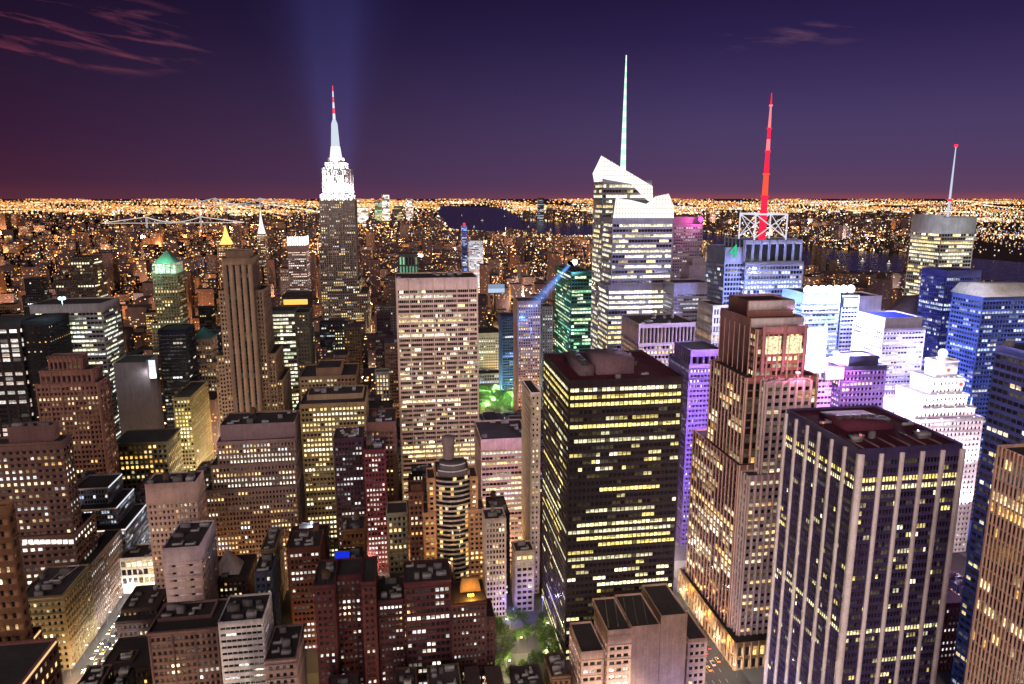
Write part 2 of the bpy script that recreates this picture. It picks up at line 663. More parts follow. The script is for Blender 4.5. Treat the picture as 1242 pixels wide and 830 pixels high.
class Bld:
    def __init__(self, name, label, cat, color, roof=(0.05, 0.045, 0.055), mark=None, group=None, parts=0, low=None, detail=2, lower=None):
        self.name, self.label, self.cat, self.group = name, label, cat, group
        self.color, self.roof, self.mark, self.parts, self.low, self.detail = color, roof, mark, parts, low, detail
        self.tiers = []
        self.memo = {}
        self.rg = np.random.default_rng(abs(hash_(label)) % 2 ** 32)

    def px(self, xl, xr, yt, Y0, dep, s, z0=None):
        a, b = at(xl, yt, Y0), at(xr, yt, Y0)
        return self.w(a[0], b[0], Y0, Y0 + dep, z0, (a[2] + b[2]) / 2, s)

    def w(self, x0, x1, y0, y1, z0, z1, s):
        self.tiers.append([x0, x1, y0, y1, z0, z1, s])
        return self

    def make(self, clutter=0, tank=False):
        if clutter and self.group is None:
            clutter += 3
            tank = tank or ('brick' in self.name or 'stone' in self.name) and self.rg.random() < .6
        T = self.tiers
        for i, t in enumerate(T):
            if t[4] is None:
                u = T[i + 1] if i + 1 < len(T) else None
                inside_ = u and u[0] - 1.5 <= t[0] and u[1] + 1.5 >= t[1] and u[2] - 1.5 <= t[2] and u[3] + 1.5 >= t[3] and u[5] < t[5]
                t[4] = u[5] - 1.3 if inside_ else 0.0
        x0, x1 = min(t[0] for t in T), max(t[1] for t in T)
        y0, y1 = min(t[2] for t in T), max(t[3] for t in T)
        self.ext = (x0, x1, y0, y1, max(t[5] for t in T))
        if min(t[5] - t[4] for t in T) < 2:
            print('LOW', self.label, [(round(t[4]), round(t[5])) for t in T])
        RECTS.append((x0 - 2, x1 + 2, y0 - 2, y1 + 2))
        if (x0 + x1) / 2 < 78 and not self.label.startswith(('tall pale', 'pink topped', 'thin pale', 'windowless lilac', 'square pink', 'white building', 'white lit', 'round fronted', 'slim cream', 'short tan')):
            self.color = tuple(.60 * c ** 1.22 for c in self.color)      # colour darkened here to offset the strong sun on these walls
        root = thing(self.name, self.label, self.cat, ((x0 + x1) / 2, (y0 + y1) / 2, 0), self.group)
        self.root = root
        qws, qr, wins = [], Q(), []
        for (a, b, c, d, z0, z1, s) in T:
            qw = Q()
            qp = Q() if s['pilcol'] else None
            w0 = len(wins)
            par = 1.0 if self.detail > 1 else 0.0
            facade(qw, wins, (a, c), (1, 0), (0, -1), b - a, z0, z1, s, self.rg, self.memo, qp)
            for (cond, O, N, xx) in ((a > 0 and s['sides'], (a, c), (-1, 0), a), (b < 0 and s['sides'], (b, c), (1, 0), b)):
                if cond:
                    facade(qw, wins, O, (0, 1), N, d - c, z0, z1, s, self.rg, self.memo, qp)
                else:
                    qw.add([[(xx, c, z0), (xx, d, z0), (xx, d, z1), (xx, c, z1)]])
            qw.add([[(a, d, z0), (b, d, z0), (b, d, z1), (a, d, z1)]])
            if self.detail > 1 and not s['band'] and not s['pil'] and .3 <= s['rec'] < .6 and s['wh'] < .6 and c < 640 and z1 - z0 - s['top'] - s['base'] > 2 * s['fh']:
                nf = max(1, int((z1 - z0 - s['top'] - s['base']) / s['fh']))
                fh_ = (z1 - z0 - s['top'] - s['base']) / nf
                for k in sorted({2, nf - 2, nf}):
                    zz = z0 + s['base'] + fh_ * k
                    if k < 1 or zz > z1 - .6:
                        continue
                    qw.box(a - .3, b + .3, c - .32, c - .004, zz - .22, zz + .22, bottom=True)
                    if a > 0:
                        qw.box(a - .3, a - .004, c, d, zz - .22, zz + .22, bottom=True)
                    if b < 0:
                        qw.box(b + .004, b + .3, c, d, zz - .22, zz + .22, bottom=True)
            if par:
                k = 0.45
                i0, i1, j0, j1 = a + k, b - k, c + k, d - k
                o = [(a, c), (b, c), (b, d), (a, d)]
                n = [(i0, j0), (i1, j0), (i1, j1), (i0, j1)]
                for i in range(4):
                    j = (i + 1) % 4
                    qw.add([[(*o[i], z1), (*o[j], z1), (*n[j], z1), (*n[i], z1)], [(*n[i], z1), (*n[j], z1), (*n[j], z1 - par), (*n[i], z1 - par)]])
                qr.add([[(*p, z1 - par) for p in n]])
                cn = s['cornice']
                if cn:
                    for (e0, e1, f0, f1) in ((a - cn, b + cn, c - cn, c - 0.003), (b + 0.003, b + cn, c, d), (a - cn, a - 0.003, c, d)):
                        qw.box(e0, e1, f0, f1, z1 - 1.5, z1 - 0.3, bottom=True)
            else:
                qr.add([[(a, c, z1), (b, c, z1), (b, d, z1), (a, d, z1)]])
            if qp is not None and not qp.empty():
                qp.build('stone_piers', M_WALL, root, s['pilcol'])
            qws.append((qw, wins[w0:]))
        self.finish(qws, qr, wins, clutter, tank)
        return self

    def finish(self, qws, qr, wins, clutter=0, tank=False):
        root = self.root
        T = self.tiers
        near = self.parts > 0
        for qw, ws in qws:
            if not near:
                for qd, lt, _ in ws:
                    qw.add(qd, lt, 1)
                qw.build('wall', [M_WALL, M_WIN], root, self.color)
            else:
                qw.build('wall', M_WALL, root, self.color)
        if not qr.empty():
            # every tier has its own roof deck
            for i in range(len(qr.v)):
                r = Q()
                r.v, r.c, r.m = [qr.v[i]], [qr.c[i]], [qr.m[i]]
                r.build('roof', M_ROOF, root, self.roof)
        if near and wins:
            qd = np.concatenate([a for a, _, _ in wins])
            lt = np.concatenate([b for _, b, _ in wins])
            row = np.concatenate([c for _, _, c in wins])
            cen = qd.mean(1)
            pp = pix(cen)
            band = T[0][6]['band']
            size = np.linalg.norm(pix(qd[:, 0]) - pix(qd[:, 2]), axis=1)
            vis = (pp[:, 0] > 2) & (pp[:, 0] < 1240) & (pp[:, 1] < min(self.low or 828, 828))
            size = size * np.where(vis, 1.0, 0.01) * (1.0 + 0.25 * (lt.sum(1) > 0.25))
            off = np.array(root.location)
            if band:
                groups = [np.nonzero(row == r)[0] for r in np.unique(row)]
                groups.sort(key=lambda g: -size[g].sum())
                for g in groups[:self.parts]:
                    me = mesh_from('window_band', qd[g] - off, np.c_[lt[g], np.ones(len(g))], np.zeros(len(g), np.int32), M_WIN)
                    link('window_band', me, root)
                rest = np.concatenate(groups[self.parts:]) if len(groups) > self.parts else []
            else:
                k2 = 2 if T[0][6]['rec'] > 0 else 1
                o = np.argsort(-size[::k2], kind='stable')
                off4 = np.arange(k2)
                for i in o[:self.parts]:
                    g = i * k2 + off4
                    me = mesh_from('window', qd[g] - off, np.c_[lt[g], np.ones(k2)], np.zeros(k2, np.int32), M_WIN)
                    link('window', me, root)
                rest = (o[self.parts:, None] * k2 + off4).ravel()
            if len(rest):
                me = mesh_from('window_panes', qd[rest] - off, np.c_[lt[rest], np.ones(len(rest))], np.zeros(len(rest), np.int32), M_WIN)
                tag(link('window_panes', me, root), kind='stuff')
        rg = self.rg
        for (a, b, c, d, z0, z1, s) in T[:1] if clutter else []:
            z = z1 - (1.0 if self.detail > 1 else 0)
            spots = []
            for _ in range(clutter):
                for _try in range(12):
                    ww, dd, hh = rg.uniform(2, 6), rg.uniform(2, 5), rg.uniform(1.4, 3.6)
                    if b - a < ww + 3 or d - c < dd + 3:
                        continue
                    x, y = rg.uniform(a + 1, b - 1 - ww), rg.uniform(c + 1, d - 1 - dd)
                    if all(x > q[1] + .4 or x + ww < q[0] - .4 or y > q[3] + .4 or y + dd < q[2] - .4 for q in spots):
                        break
                else:
                    continue
                spots.append((x, x + ww, y, y + dd))
                roof_unit(root, x, x + ww, y, y + dd, z, hh, rg)
            if tank and b - a > 8:
                for _try in range(20):
                    x, y = rg.uniform(a + 3, b - 3), rg.uniform(c + 3, max(d - 3, c + 3.1))
                    if all(x > q[1] + 2.3 or x < q[0] - 2.3 or y > q[3] + 2.3 or y < q[2] - 2.3 for q in spots):
                        water_tank(root, x, y, z)
                        break
        cx = pix(np.array([[t[0], t[2], t[5]] for t in T] + [[t[1], t[2], t[5]] for t in T] + [[t[0], t[3], t[5]] for t in T] + [[t[1], t[3], t[5]] for t in T]))
        xl, xr, yt = cx[:, 0].min(), cx[:, 0].max(), cx[:, 1].min()
        if self.low:
            VIEWS.append((xl, xr, self.low, self.ext[2]))
        if self.mark:
            MARKS.append((self.mark, (xl + xr) / 2, yt + 20))


def hash_(s):
    h = 0
    for ch in s:
        h = (h * 131 + ord(ch)) % (2 ** 31)
    return h


def roof_unit(root, x0, x1, y0, y1, z, h, rg):
    kind = rg.integers(3)
    q = Q()
    c = (0.16, 0.15, 0.17) if rg.random() < .6 else (0.10, 0.09, 0.10)
    if kind == 0:      # stair bulkhead with a sloped lean-to
        q.frustum(x0, x1, y0, y1, z, x0, x1, y0, y0 + (y1 - y0) * .6, z + h)
        q.build('stair_bulkhead', M_WALL, root, c)
    elif kind == 1:    # cooling unit with fan cowls
        q.box(x0, x1, y0, y1, z + .5, z + h * .8, bottom=True)
        q.box(x0 + .2, x1 - .2, y0 + .2, y1 - .2, z, z + .5, top=False)
        q.build('cooling_unit', M_METAL, root, (0.25, 0.25, 0.28))
        f = Q()
        f.tube(((x0 + x1) / 2, (y0 + y1) / 2, z + h * .8), ((x0 + x1) / 2, (y0 + y1) / 2, z + h * .8 + .5), min(x1 - x0, y1 - y0) * .35, n=10)
        f.build('fan_cowl', M_METAL, root, (0.12, 0.12, 0.13))
    else:              # duct run
        q.box(x0, x1, y0, y0 + 1.2, z + .2, z + 1.2, bottom=True)
        q.box(x1 - 1.2, x1, y0 + 1.2, y1, z + .2, z + 1.2, bottom=True)
        q.build('roof_duct', M_METAL, root, (0.3, 0.3, 0.32))


def water_tank(root, x, y, z, r=1.9, h=3.6, leg=2.6, color=(0.09, 0.055, 0.04)):
    q = Q()
    q.tube((x, y, z + leg), (x, y, z + leg + h), r, r * .94, n=14)
    q.tube((x, y, z + leg + h), (x, y, z + leg + h + 1.1), r * 1.02, 0.05, n=14)
    t = q.build('water_tank', M_WALL, root, color)
    for sx in (-1, 1):
        for sy in (-1, 1):
            l = Q()
            l.tube((x + sx * r * .6, y + sy * r * .6, z), (x + sx * r * .6, y + sy * r * .6, z + leg), .13, n=4)
            lo = l.build('tank_leg', M_METAL, None, (0.05, 0.05, 0.05), off=root.location)
            lo.parent = t
    return t
# ------------------------------------------------------------------ ground, streets, rivers
def structure(name, q, m, color=None):
    o = q.build(name, m, None, color, off=(0, 0, 0))
    return tag(o, kind='structure')


def sheet(name, polys, z, m, color):
    """flat polygons (lists of x, y) at one height"""
    me = bpy.data.meshes.new(name)
    vs, fs = [], []
    for p in polys:
        fs.append(list(range(len(vs), len(vs) + len(p))))
        vs += [(x, y, z) for x, y in p]
    me.from_pydata(vs, [], fs)
    me.materials.append(m)
    return tag(link(name, me, None, color), kind='structure')


sheet('ground', [[(-90000, -3000), (90000, -3000), (90000, 90000), (-90000, 90000)]], 0.0, M_GROUND, (0.035, 0.018, 0.022))
HUDSON = [tuple(ground(a, c)[:2]) for a, c in ((534, 250.5), (600, 251), (618, 256), (636, 268), (720, 271), (830, 279), (985, 301), (1100, 308), (1275, 321), (1275, 346), (1100, 333), (985, 326), (860, 301), (720, 287), (610, 284), (546, 279), (532, 262))]
EAST = [(-1500, -1000), (-1750, 2500), (-2050, 4800), (-1950, 6000), (-1250, 7000), (-700, 7700), (-900, 8200), (-1750, 7400), (-2450, 6300), (-2500, 4800), (-2250, 2500), (-2100, -1000)]
sheet('river_water', [HUDSON, EAST], 0.35, M_WATER, (1, 1, 1))


def inside(poly, x, y):
    x, y = np.asarray(x, float), np.asarray(y, float)
    r = np.zeros(x.shape, bool)
    j = len(poly) - 1
    for i in range(len(poly)):
        xi, yi = poly[i]
        xj, yj = poly[j]
        c = ((yi > y) != (yj > y)) & (x < (xj - xi) * (y - yi) / ((yj - yi) + 1e-9) + xi)
        r ^= c
        j = i
    return r


AVES = [(-1300, 12), (-1060, 12), (-840, 12), (-640, 12), (-480, 14), (-325, 10), (-175, 15), (163, 14), (385, 14), (612, 14), (850, 14), (1090, 14), (1330, 14)]
STREETS = [20 + 90 * k for k in range(0, 17)]
XB = [(AVES[i][0] + AVES[i][1], AVES[i + 1][0] - AVES[i + 1][1]) for i in range(len(AVES) - 1)]
YB = [(STREETS[i] + 8, STREETS[i + 1] - 8) for i in range(len(STREETS) - 1)]
sheet('roadway', [[(-1400, 0), (1420, 0), (1420, 1500), (-1400, 1500)]], 0.004, M_ASPHALT, (0.055, 0.05, 0.055))
pv = Q()
for (x0, x1) in XB:
    for (y0, y1) in YB:
        pv.box(x0 + 4, x1 - 4, y0 + 3, y1 - 3, 0.004, 0.14)
structure('pavement', pv, M_ASPHALT, (0.10, 0.095, 0.095))
mk = Q()
for xc in (-175, 163):
    for k in (-6, -2, 2, 6):
        for y in np.arange(300, 900, 9.0):
            mk.add([[(xc + k - .08, y, .010), (xc + k + .08, y, .010), (xc + k + .08, y + 3, .010), (xc + k - .08, y + 3, .010)]])
    for ys in STREETS[3:11]:
        for e in (-9.5, 9.5):
            for x in np.arange(xc - 9, xc + 9, 1.4):
                mk.add([[(x, ys + e - 1.4, .012), (x + .6, ys + e - 1.4, .012), (x + .6, ys + e + 1.4, .012), (x, ys + e + 1.4, .012)]])
structure('road_markings', mk, M_PAINT, (0.75, 0.75, 0.72))

# ------------------------------------------------------------------ the towers and blocks one can tell apart
TAN, PINK, BROWN, RED = (0.46, 0.35, 0.27), (0.50, 0.36, 0.36), (0.34, 0.20, 0.15), (0.26, 0.085, 0.075)
GREY, PALE, DARK, OLIVE = (0.32, 0.30, 0.33), (0.58, 0.54, 0.52), (0.055, 0.045, 0.06), (0.33, 0.29, 0.19)
NAVY, PURP, BRICK, BLACK = (0.05, 0.06, 0.13), (0.30, 0.24, 0.48), (0.30, 0.14, 0.11), (0.03, 0.027, 0.035)
DRED = (0.13, 0.05, 0.07)


def H(name, label, cat, color, tiers, mark=None, low=None, parts=0, roof=(0.05, 0.042, 0.05), detail=2, clutter=0, tank=False, make=True):
    b = Bld(name, label, cat, color, roof, mark, None, parts, low, detail)
    for t in tiers:
        b.px(*t)
    if make:
        b.make(clutter, tank)
    return b


o_ = S(pal='office', fh=3.9, bw=2.4, ww=.8, wh=.5)

# --- pale concrete slab in the middle
H('office_tower', 'tall pale pink concrete slab with a grid of recessed windows and blank top band', 'office tower', (0.58, 0.45, 0.39),
  [(479.5, 579.5, 337, 572, 44, S(fh=3.85, bw=1.55, ww=.9, wh=.58, rec=.9, p=.28, rowp=.24, pal='office', top=9, pil=6, pw=.9, pd=.3, br=1.15, mg=1.2))],
  'pale concrete slab', 566, 90, clutter=6)

# --- dark slab right of the middle, its crown storey brightly lit
d = Bld('office_tower', 'big dark bronze slab with bright yellow floors and two machine rooms on its maroon roof', 'office tower', (0.050, 0.033, 0.042), (0.085, 0.018, 0.034), 'dark bronze slab', None, 96, 726, 2)
c0, c1 = at(690, 462, 358), at(829, 456, 358)
DX0, DX1, DZ = c0[0], c1[0], c0[2]
d.w(DX0, DX1, 358, 427, None, DZ, S(fh=4.0, bw=2.45, ww=.84, wh=.50, rec=.14, p=.14, rowp=.50, pal='yellow', top=3.4, br=1.1, full=(0, 1, 2)))
d.make(4)
q = Q(); q.box(DX0 + 19, DX0 + 40, 372, 398, DZ - 1, DZ + 8)
q.build('machine_room', M_WALL, d.root, (0.16, 0.10, 0.13))
q = Q(); q.box(DX0 + 9, DX0 + 17, 371, 411, DZ - 1, DZ + 4.2)
mr = q.build('cooling_tower', M_WALL, d.root, (0.13, 0.085, 0.11))
for k in range(6):
    f = Q(); yy = 374.5 + k * 6.6
    f.tube((DX0 + 13, yy, DZ + 4.2), (DX0 + 13, yy, DZ + 5.4), 2.2, 2.2, n=12)
    fo = f.build('fan_cowl', M_METAL, None, (0.05, 0.05, 0.05), off=d.root.location); fo.parent = mr

# --- slab with bright stone columns at the lower right
PY = 251.0
p0, p1 = at(1044, 545, PY), at(1168, 540, PY)
PX0, PX1, PZ = p0[0], p1[0], p0[2]
pb = Bld('office_tower', 'black glass slab with bright pink stone columns running its full height', 'office tower', (0.085, 0.060, 0.18), (0.075, 0.016, 0.04), 'black slab with stone columns', None, 80, 828, 2)  # purple reflection on the glass is put into the wall colour
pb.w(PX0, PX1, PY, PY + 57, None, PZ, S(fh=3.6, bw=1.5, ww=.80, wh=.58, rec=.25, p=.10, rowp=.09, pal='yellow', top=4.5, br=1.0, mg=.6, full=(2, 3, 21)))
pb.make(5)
COLC = (0.94, 0.83, 0.88)


def col_part(x0, x1, y0, y1, z1, root, c):
    q = Q(); q.box(x0, x1, y0, y1, 0, z1)
    q.build('column', M_WALL, root, c)


for i in range(6):
    x = PX0 + (PX1 - PX0) * i / 5
    if i == 0:
        col_part(x - .9, x + 1.4, PY - 1.0, PY + 1.3, PZ - 2.2, pb.root, COLC)
    else:
        col_part(x - .9 - (.5 if i == 5 else 0), x + .8, PY - 1.0, PY - .01, PZ - 2.2, pb.root, COLC)
for i in range(1, 7):
    y = PY + 57 * i / 6
    col_part(PX0 - .9, PX0 - .01, y - .9 - (.6 if i == 6 else 0), y + .8, PZ - 2.2, pb.root, COLC)
q = Q(); q.box(PX0 + 10, PX0 + 32, PY + 24, PY + 46, PZ - 1, PZ + 1.4)
q.build('machine_room', M_WALL, pb.root, (0.12, 0.03, 0.06))
for k in range(5):
    f = Q(); xx = PX0 + 13 + k * 4
    f.tube((xx, PY + 35, PZ + 1.4), (xx, PY + 35, PZ + 2.6), 1.5, 1.5, n=12)
    f.build('fan_cowl', M_METAL, pb.root, (0.1, 0.06, 0.08))
for (xx, yy) in ((PX0 + 2, PY + 30), (PX0 + 36, PY + 14), (PX0 + 8, PY + 12)):
    f = Q(); f.tube((xx, yy, PZ - 1), (xx, yy, PZ + 1.2), .12, n=5); f.build('lamp_post', M_METAL, pb.root, (.1, .1, .1))
    f = Q(); f.tube((xx, yy, PZ + 1.2), (xx, yy, PZ + 1.7), .34, .3, n=8); f.build('roof_lamp', glow('roof_lamp_red' if xx < PX0 + 30 else 'roof_lamp_white', (1, .05, .08) if xx < PX0 + 30 else (1, .95, .9), 4), pb.root)
for k in range(6):
    f = Q(); xx = PX0 + 3 + k * 7
    f.box(xx, xx + .5, PY + 3, PY + 20, PZ - .99, PZ - .5); f.build('roof_pipe', M_METAL, pb.root, (.2, .12, .14))

# --- finely striped tower cut by the frame's right edge
s0 = atX(1209, 540, 190.0)
RX0, RZ, RY = s0[0], s0[2], s0[1]
sb = Bld('office_tower', 'brown tower with fine vertical stone fins and glowing machine floors at the picture\'s edge', 'office tower', (0.66, 0.42, 0.36), mark='striped brown tower', parts=70, low=828)
sb.w(RX0, RX0 + 46, 118, RY, None, RZ, S(fh=3.9, bw=1.55, ww=.56, wh=.80, rec=.12, p=.07, rowp=.05, pal='amber', top=3, pil=1, pw=.5, pd=.22, br=1.0, full=(3, 4, 13, 22)))
sb.make(3)

# --- red-brown postmodern tower behind the columned slab
b = Bld('office_tower', 'red brown stone tower with stepped crown and lit portal windows over tall piers', 'office tower', (0.40, 0.19, 0.16), (0.05, 0.03, 0.05), 'red brown stepped tower', None, 96, 770, 2)
st_ = S(fh=4.0, bw=4.4, ww=.68, wh=.80, rec=.22, p=.24, rowp=.03, pal='warm', pil=1, pw=1.0, pd=.25, top=3, br=.95, full=(21,), pilcol=(0.70, 0.47, 0.42))
st2 = S(fh=4.0, bw=4.4, ww=.68, wh=.80, rec=.22, p=.46, rowp=.05, pal='warm', pil=1, pw=1.0, pd=.25, top=3, br=.95, full=(15,), pilcol=(0.70, 0.47, 0.42))
b.px(907, 963, 364, 378, 24, S(top=50))
b.px(910, 974, 385, 369, 38, S(top=50))
b.px(918, 979, 399, 361, 46, S(fh=4.0, bw=3.2, ww=.6, wh=.6, p=.3, pal='office', top=2.4, pil=2, pw=.8, pd=.3, rec=.3, pilcol=(0.66, 0.42, 0.40)))
bz = b.tiers[2][5]
b.w(183, 226, 357, 403, None, bz - 26, st_)
b.w(179.6, 228, 352.5, 416, 0, atX(858, 535, 179.6)[2], st2)
b.make(0)
T2 = b.tiers[2]
fx0, fx1, fy = T2[0] + 3, T2[1] - .5, T2[2]
q = Q(); q.box(fx0, fx1, fy - 1.3, fy - .3, bz - 2.5, bz + 1.5, bottom=True)
for u in (0, .5, 1):
    xx = fx0 + (fx1 - fx0 - 1.8) * u
    q.box(xx, xx + 1.8, fy - 1.7, fy - 1.31, bz - 24, bz + 2.6)
q.build('portal_frame', M_WALL, b.root, (0.52, 0.25, 0.28))
for k in range(2):
    q = Q(); x = fx0 + 2.6 + k * (fx1 - fx0) * .47
    q.add([[(x, fy - .3, bz - 14), (x + 9, fy - .3, bz - 14), (x + 9, fy - .3, bz - 4), (x, fy - .3, bz - 4)]], [(1.0, .86, .5)])
    q.build('portal_window', [M_WIN], b.root)
for k in (0, 1):
    e = b.tiers[k]
    q = Q(); q.box(e[0] + .5, e[1] + .4, e[2] - .7, e[2] - .05, e[5] - 5.5, e[5] - .4, bottom=True)
    q.build('crown_band', M_WALL, b.root, (0.62, 0.53, 0.57))
# front wing in pale stone and the lit podium on the avenue
wg = Bld('office_tower', 'pale stone wing with tall white piers rising before the red brown stepped tower', 'office tower', (0.58, 0.46, 0.47), mark=None, parts=60, low=560)
wg.px(929, 986, 462, 347, 5.3, S(fh=4.1, bw=4.0, ww=.66, wh=.52, rec=.5, p=.18, pal='warm', pil=1, pw=.9, pd=.8, top=2.5))
wg.px(908, 986, 575, 344, 8.3, S(fh=4.1, bw=3.4, ww=.6, wh=.52, rec=.5, p=.35, pal='warm', pil=1, pw=.9, pd=.7, top=2.5), 0)
wg.make(2)
pd = Bld('podium_building', 'low orange lit stone podium with a row of arched bays along the avenue', 'building', (0.50, 0.33, 0.20), mark=None, parts=30, low=828)
pd.w(176.4, 200, 336, 420, None, 17, S(fh=7.5, bw=4.2, ww=.5, wh=.75, p=.12, rowp=0, pal='amber', rec=.5, top=2, pil=1, pw=.8, pd=.3, br=.7))
pd.make(0)

# --- low limestone building at the bottom
g = Bld('office_building', 'blank pink limestone building with stepped flat roofs and a lattice on its top', 'office building', (0.50, 0.33, 0.29), mark='blank limestone building', parts=60, low=828)
ly = 312
L_ = S(fh=4.0, bw=3.4, ww=.72, wh=.5, rec=.5, p=.22, pal='white', top=5, br=1.1)
bl = S(top=400)
g.px(737, 766, 764, ly, 30, bl, 44)
g.px(766.2, 801, 759, ly, 30, bl, 0)
g.px(802, 834, 746, ly + 1, 30, bl, 0)
g.px(705, 733, 790, ly + 3, 26, L_, 0)
g.px(835, 858, 775, ly + 4, 26, S(fh=3.9, bw=2.6, ww=.66, wh=.5, rec=.4, p=.2, pal='warm', top=2), 0)
g.w(g.tiers[0][0], g.tiers[0][1], ly - .6, ly + 25, 0, 45.2, L_)
g.make(0)
zt = g.tiers[0][5]
X0g, X1g = g.tiers[0][0] + 1, g.tiers[1][1] - 1
for k in range(5):
    q = Q(); t0 = X0g + (X1g - X0g) * k / 5; t1 = X0g + (X1g - X0g) * (k + 1) / 5
    q.tube((t0, ly + 2, zt + .8), (t1, ly + 26, zt + .8), .28, n=4)
    q.build('roof_truss', M_METAL, g.root, (0.3, 0.28, 0.28))

# --- Fifth Avenue side, lower left
H('stone_building', 'broad brown brick building with a stepped penthouse and a lit arcade line below', 'building', (0.33, 0.20, 0.18),
  [(8, 62, 517, 435, 9, S(top=40)), (-45, 75, 538, 432, 13, S(fh=3.8, bw=3.6, ww=.5, wh=.5, p=.28, rowp=.08, pal='mix', top=4, cornice=.6, rec=.4)),
   (-45, 90, 652, 429, 30, S(fh=4, bw=4, ww=.6, wh=.5, p=.2, rowp=.5, pal='white', top=2.2, rec=.4))], 'broad brown brick building', 680, 70, clutter=1)
H('department_store', 'nine storey stone store with chamfered dark roof and white roof rails on the avenue', 'department store', (0.42, 0.35, 0.22),
  [(20, 76, 724, 393, 35, S(fh=3.6, bw=2.9, ww=.5, wh=.56, p=.20, rowp=.03, pal='warm', top=3.2, cornice=.7, rec=.45))], 'avenue store', 815, 80, clutter=5)
H('avenue_building', 'slim building of lit shop windows behind the chamfered store on the avenue', 'building', (0.40, 0.32, 0.30),
  [(88, 109, 687, 430, 50, S(fh=3.5, bw=2.4, ww=.6, wh=.55, p=.3, pal='white', top=2, rec=.4, br=1.0))], None, 745, 40)
H('ziggurat_building', 'blue grey glass building stepping back in terraces with bright lit edges', 'office building', (0.40, 0.43, 0.56),
  [(88, 131, 592, 504, 26, S(fh=3.6, bw=1.8, ww=.75, wh=.6, p=.2, rowp=.16, pal='cool', top=1.2, rec=.3)),
   (92, 141, 617, 494, 34, S(fh=3.6, bw=1.8, ww=.75, wh=.6, p=.2, rowp=.16, pal='cool', top=1.2, rec=.3)),
   (104, 152, 643, 484, 42, S(fh=3.6, bw=1.8, ww=.75, wh=.6, p=.2, rowp=.2, pal='cool', top=1.2, rec=.3))], 'terraced glass building', 675, 60)
H('stone_building', 'square olive stone block with hipped black roof and glowing top storey', 'building', OLIVE,
  [(135, 203, 537, 604, 36, S(fh=4.2, bw=3.6, ww=.55, wh=.6, p=.3, rowp=.3, pal='amber', top=2, cornice=.8, rec=.4))], None, 585, 40)
H('stone_tower', 'slender yellow lit tower with a white striped flank above the avenue', 'tower', (0.50, 0.42, 0.24),
  [(209, 231, 482, 664, 60, S(fh=3.6, bw=2.6, ww=.6, wh=.6, p=.4, rowp=.2, pal='yellow', top=2.5, rec=.4, br=1.1))], 'slender yellow tower', 562, 60)
H('office_tower', 'blank grey concrete slab with one dark corner slot beside a white screen', 'tower', (0.34, 0.28, 0.31),
  [(137, 176, 440, 660, 34, S(top=300))], 'blank grey slab', 515, 0)
H('brick_tower', 'brown gothic tower with battlemented stepped crown and lit punched windows', 'tower', (0.40, 0.22, 0.18),
  [(57, 98, 432, 566, 11, S(fh=5, bw=3.0, ww=.5, wh=.6, p=.08, top=3, pil=1, pw=.9, pd=.5, cornice=.5)),
   (47, 112, 449, 563, 17, S(fh=5, bw=3.4, ww=.5, wh=.6, p=.15, top=3, pil=2, pw=1.0, pd=.6, cornice=.4)),
   (42, 119, 465, 560, 22, S(fh=3.8, bw=2.7, ww=.55, wh=.56, p=.26, pal='warm', top=2.4, pil=3, pw=1.1, pd=.6, rec=.5))], 'brown gothic tower', 560, 80)
H('glass_tower', 'wide white lit glass tower with an open top holding a teal glow', 'office tower', (0.46, 0.44, 0.47),
  [(35, 122.5, 369, 664, 42, S(fh=3.9, bw=3.0, ww=.9, wh=.5, p=.4, rowp=.72, pal='fluor', top=7, rec=.4, br=1.0, band=True))], 'white glass tower', 500, 60)
H('glass_tower', 'dark tower with large pale lit panels down its face', 'office tower', (0.08, 0.06, 0.07),
  [(-45, 22, 392, 612, 40, S(fh=3.8, bw=7, ww=.72, wh=.72, p=.22, rowp=.35, pal='pink', top=5, rec=.4, br=.8))], None, 510, 30)
H('office_tower', 'narrow black windowless looking slab beside the pale panelled tower', 'office tower', (0.035, 0.03, 0.04),
  [(25, 57, 389, 616, 38, S(fh=3.8, bw=4, ww=.3, wh=.3, p=.08, pal='warm', top=4, rec=.3))], 'black slab', 505, 12)
H('stone_tower', 'dark tower crowned by two tall yellow lit attic boxes', 'tower', (0.20, 0.14, 0.13),
  [(84, 112, 312, 1000, 32, S(fh=4, bw=3.2, ww=.6, wh=.5, p=.2, rowp=.3, pal='warm', top=2, rec=0)),
   (66, 114, 340, 996, 40, S(fh=4, bw=3.2, ww=.6, wh=.5, p=.2, rowp=.12, pal='warm', top=2, rec=0))], 'twin crowned tower', 365, 0, detail=1)
t = H('stone_tower', 'olive stone tower under a floodlit green pyramid roof', 'tower', (0.34, 0.31, 0.20),
      [(184.5, 214.5, 332, 900, 30, S(fh=4, bw=3.2, ww=.5, wh=.6, p=.25, pal='warm', top=3, rec=.3)),
       (183, 220, 392, 896, 36, S(fh=4, bw=3.2, ww=.5, wh=.6, p=.3, pal='warm', top=2, rec=.3))], 'green pyramid tower', 402, 0)
e = t.tiers[0]
lq, lw = Q(), []
ls = S(fh=11, bw=6.2, ww=.52, wh=.8, rec=.8, p=1.0, rowp=1.0, pal='green', top=1.2, br=1.0, mg=1.5)
for (O_, U_, N_, L_) in (((e[0] + .6, e[2] + .6), (1, 0), (0, -1), e[1] - e[0] - 1.2), ((e[1] - .6, e[2] + .6), (0, 1), (1, 0), e[3] - e[2] - 1.2), ((e[0] + .6, e[2] + .6), (0, 1), (-1, 0), e[3] - e[2] - 1.2), ((e[0] + .6, e[3] - .6), (1, 0), (0, 1), e[1] - e[0] - 1.2)):
    facade(lq, lw, O_, U_, N_, L_, e[5] - 1, e[5] + 12, ls, np.random.default_rng(2))
